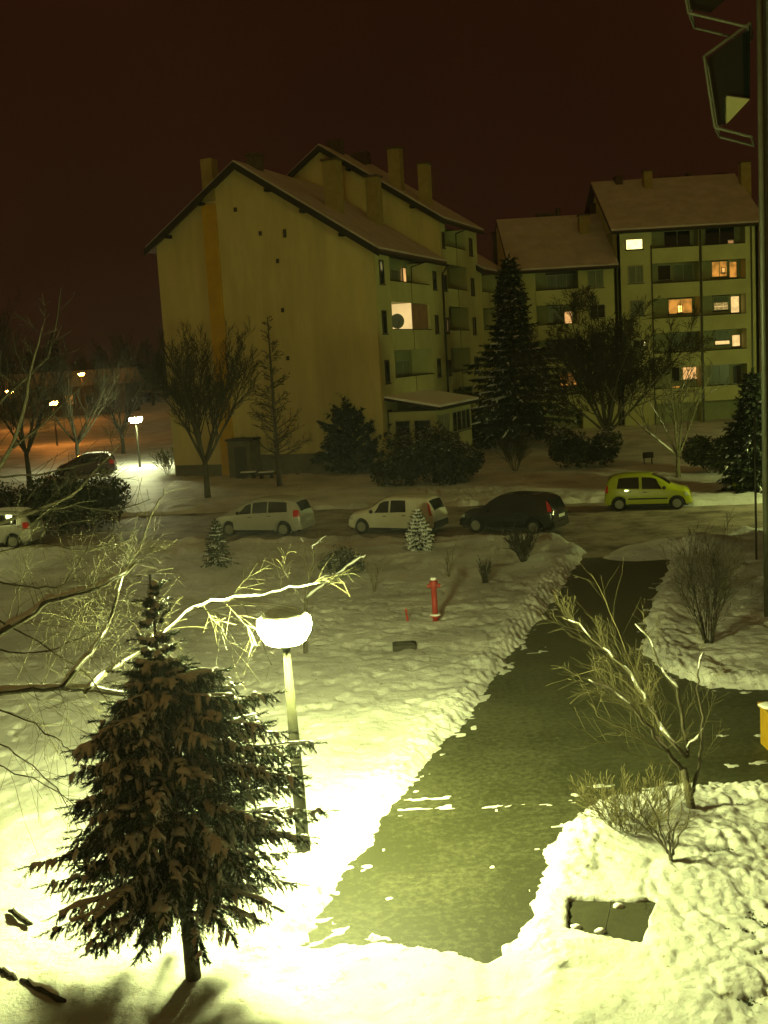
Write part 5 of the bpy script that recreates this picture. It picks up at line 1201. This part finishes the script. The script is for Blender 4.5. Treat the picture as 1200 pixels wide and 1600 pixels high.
# yellow grit bin cut by the right edge
g_ = gnd(1182, 1186)
Y_ = thing('grit_bin', 'mustard yellow box with snow on its lid at the right edge of the path', 'bin', (g_[0] + .30, g_[1], 0))
q = MB(); q.prism([(0, 0, 0), (.9, 0, 0), (.9, .7, 0), (0, .7, 0)], (0, 0, .66)); q.build('body', M['yellow_paint'], Y_, bevel=.02)
q = MB(); q.prism([(-.03, 0 - .04, .663), (-.03, .74, .663), (-.03, .74, .74), (-.03, -.04, .69)], (.96, 0, 0)); q.build('lid', M['yellow_paint'], Y_, bevel=.01)
q = MB()
for k in range(14): q.blob((.05 + .8 * r_.random(), -.0 + .6 * r_.random(), .735), .16, .14, .03, r_, .15, 9, 6)
q.build('snow', M['snow'], Y_, True)
# lime-yellow post on the far verge
l_ = gnd(1152, 769)
Z_ = thing('utility_box', 'yellow utility post on the far verge right of the yellow-green car', 'utility box', l_)
q = MB(); q.box(-.2, .2, -.15, .15, -.05, .72); q.build('body', M['lime_paint'], Z_, bevel=.02)
q = MB(); q.box(-.17, .23, -.19, .17, .722, .92); q.build('head', M['lime_paint'], Z_, bevel=.04)
q = MB(); q.box(.06, .17, -.2, -.192, .76, .86); q.build('dial', M['trim'], Z_)
# dark sign board on the verge
d_ = gnd(1013, 728)
X_ = thing('notice_board', 'small dark board on a short post behind the yellow-green car', 'sign', d_)
q = MB(); q.box(-.3, .3, -.03, .03, .45, .78); q.build('board', M['wood_dark'], X_)
for s in (-.22, .22): q = MB(); q.box(s - .03, s + .03, .032, .07, -.1, .75); q.build('leg', M['wood_dark'], X_)
# benches by the gable
for i, (px, lab) in enumerate(((389, 'left one of two dark low bench blocks with snow on top by the gable wall'), (417, 'right one of two dark low bench blocks with snow on top by the gable wall'))):
    b_ = gnd(px, 750); W_ = thing('garden_bench', lab, 'bench', b_, 0, 'low benches by the gable wall')
    for s in (-.3, .3): q = MB(); q.box(s - .1, s + .1, -.22, .22, -.05, .38); q.build('leg', M['wood_dark'], W_)
    q = MB(); q.box(-.5, .5, -.26, .26, .383, .46); q.build('seat', M['wood_dark'], W_)
    q = MB(); q.box(-.48, .48, -.24, .24, .463, .53); q.build('snow', M['snow'], W_, bevel=.03)
# half-buried edging boards, lower left
for a, b, lab in (((14, 1424), (50, 1448), 'short half-buried edging log in the snow at the left edge'), ((0, 1519), (26, 1535), 'edging log in the snow at the lower left corner, leftmost piece'), ((33, 1534), (102, 1570), 'longest edging log in the snow at the lower left corner')):
    p0 = gnd(*a, .12); p1 = gnd(*b, .12); p0[2] = p1[2] = .145
    E_ = thing('edging_log', lab, 'edging', (p0 + p1) / 2, 0, 'edging logs')
    q = MB(); m_ = (p0 + p1) / 2; pts = [(p0 - m_) * (1 - t) + (p1 - m_) * t + np.array([0, r_.gauss(0, .012), r_.gauss(0, .01)]) for t in np.linspace(0, 1, 7)]
    q.tube(pts, [.02, .034, .028, .036, .028, .034, .02], 8); q.build('log', M['wood_dark'], E_, True)
    q = MB(); q.tube([p + np.array([0, .03, .035]) for p in pts[1:-1]], [.02, .035, .03, .035, .02], 6); q.build('snow', M['snow'], E_, True)

# ------------------------------------------------------------------ thin volume added to imitate the glare halo around the lamps
hz = MB(); hz.box(-420, 420, -40, 420, -1.2, 60); ho = hz.build('halo_haze', None); tag(ho, kind='stuff')
hm = bpy.data.materials.new('halo_haze'); hm.use_nodes = True; hm.node_tree.nodes.clear()
pv = hm.node_tree.nodes.new('ShaderNodeVolumePrincipled'); pv.inputs['Density'].default_value = 0.0003; pv.inputs['Color'].default_value = (.9, .9, .85, 1); pv.inputs['Anisotropy'].default_value = .65
oo = hm.node_tree.nodes.new('ShaderNodeOutputMaterial'); hm.node_tree.links.new(pv.outputs[0], oo.inputs['Volume']); ho.data.materials.append(hm)
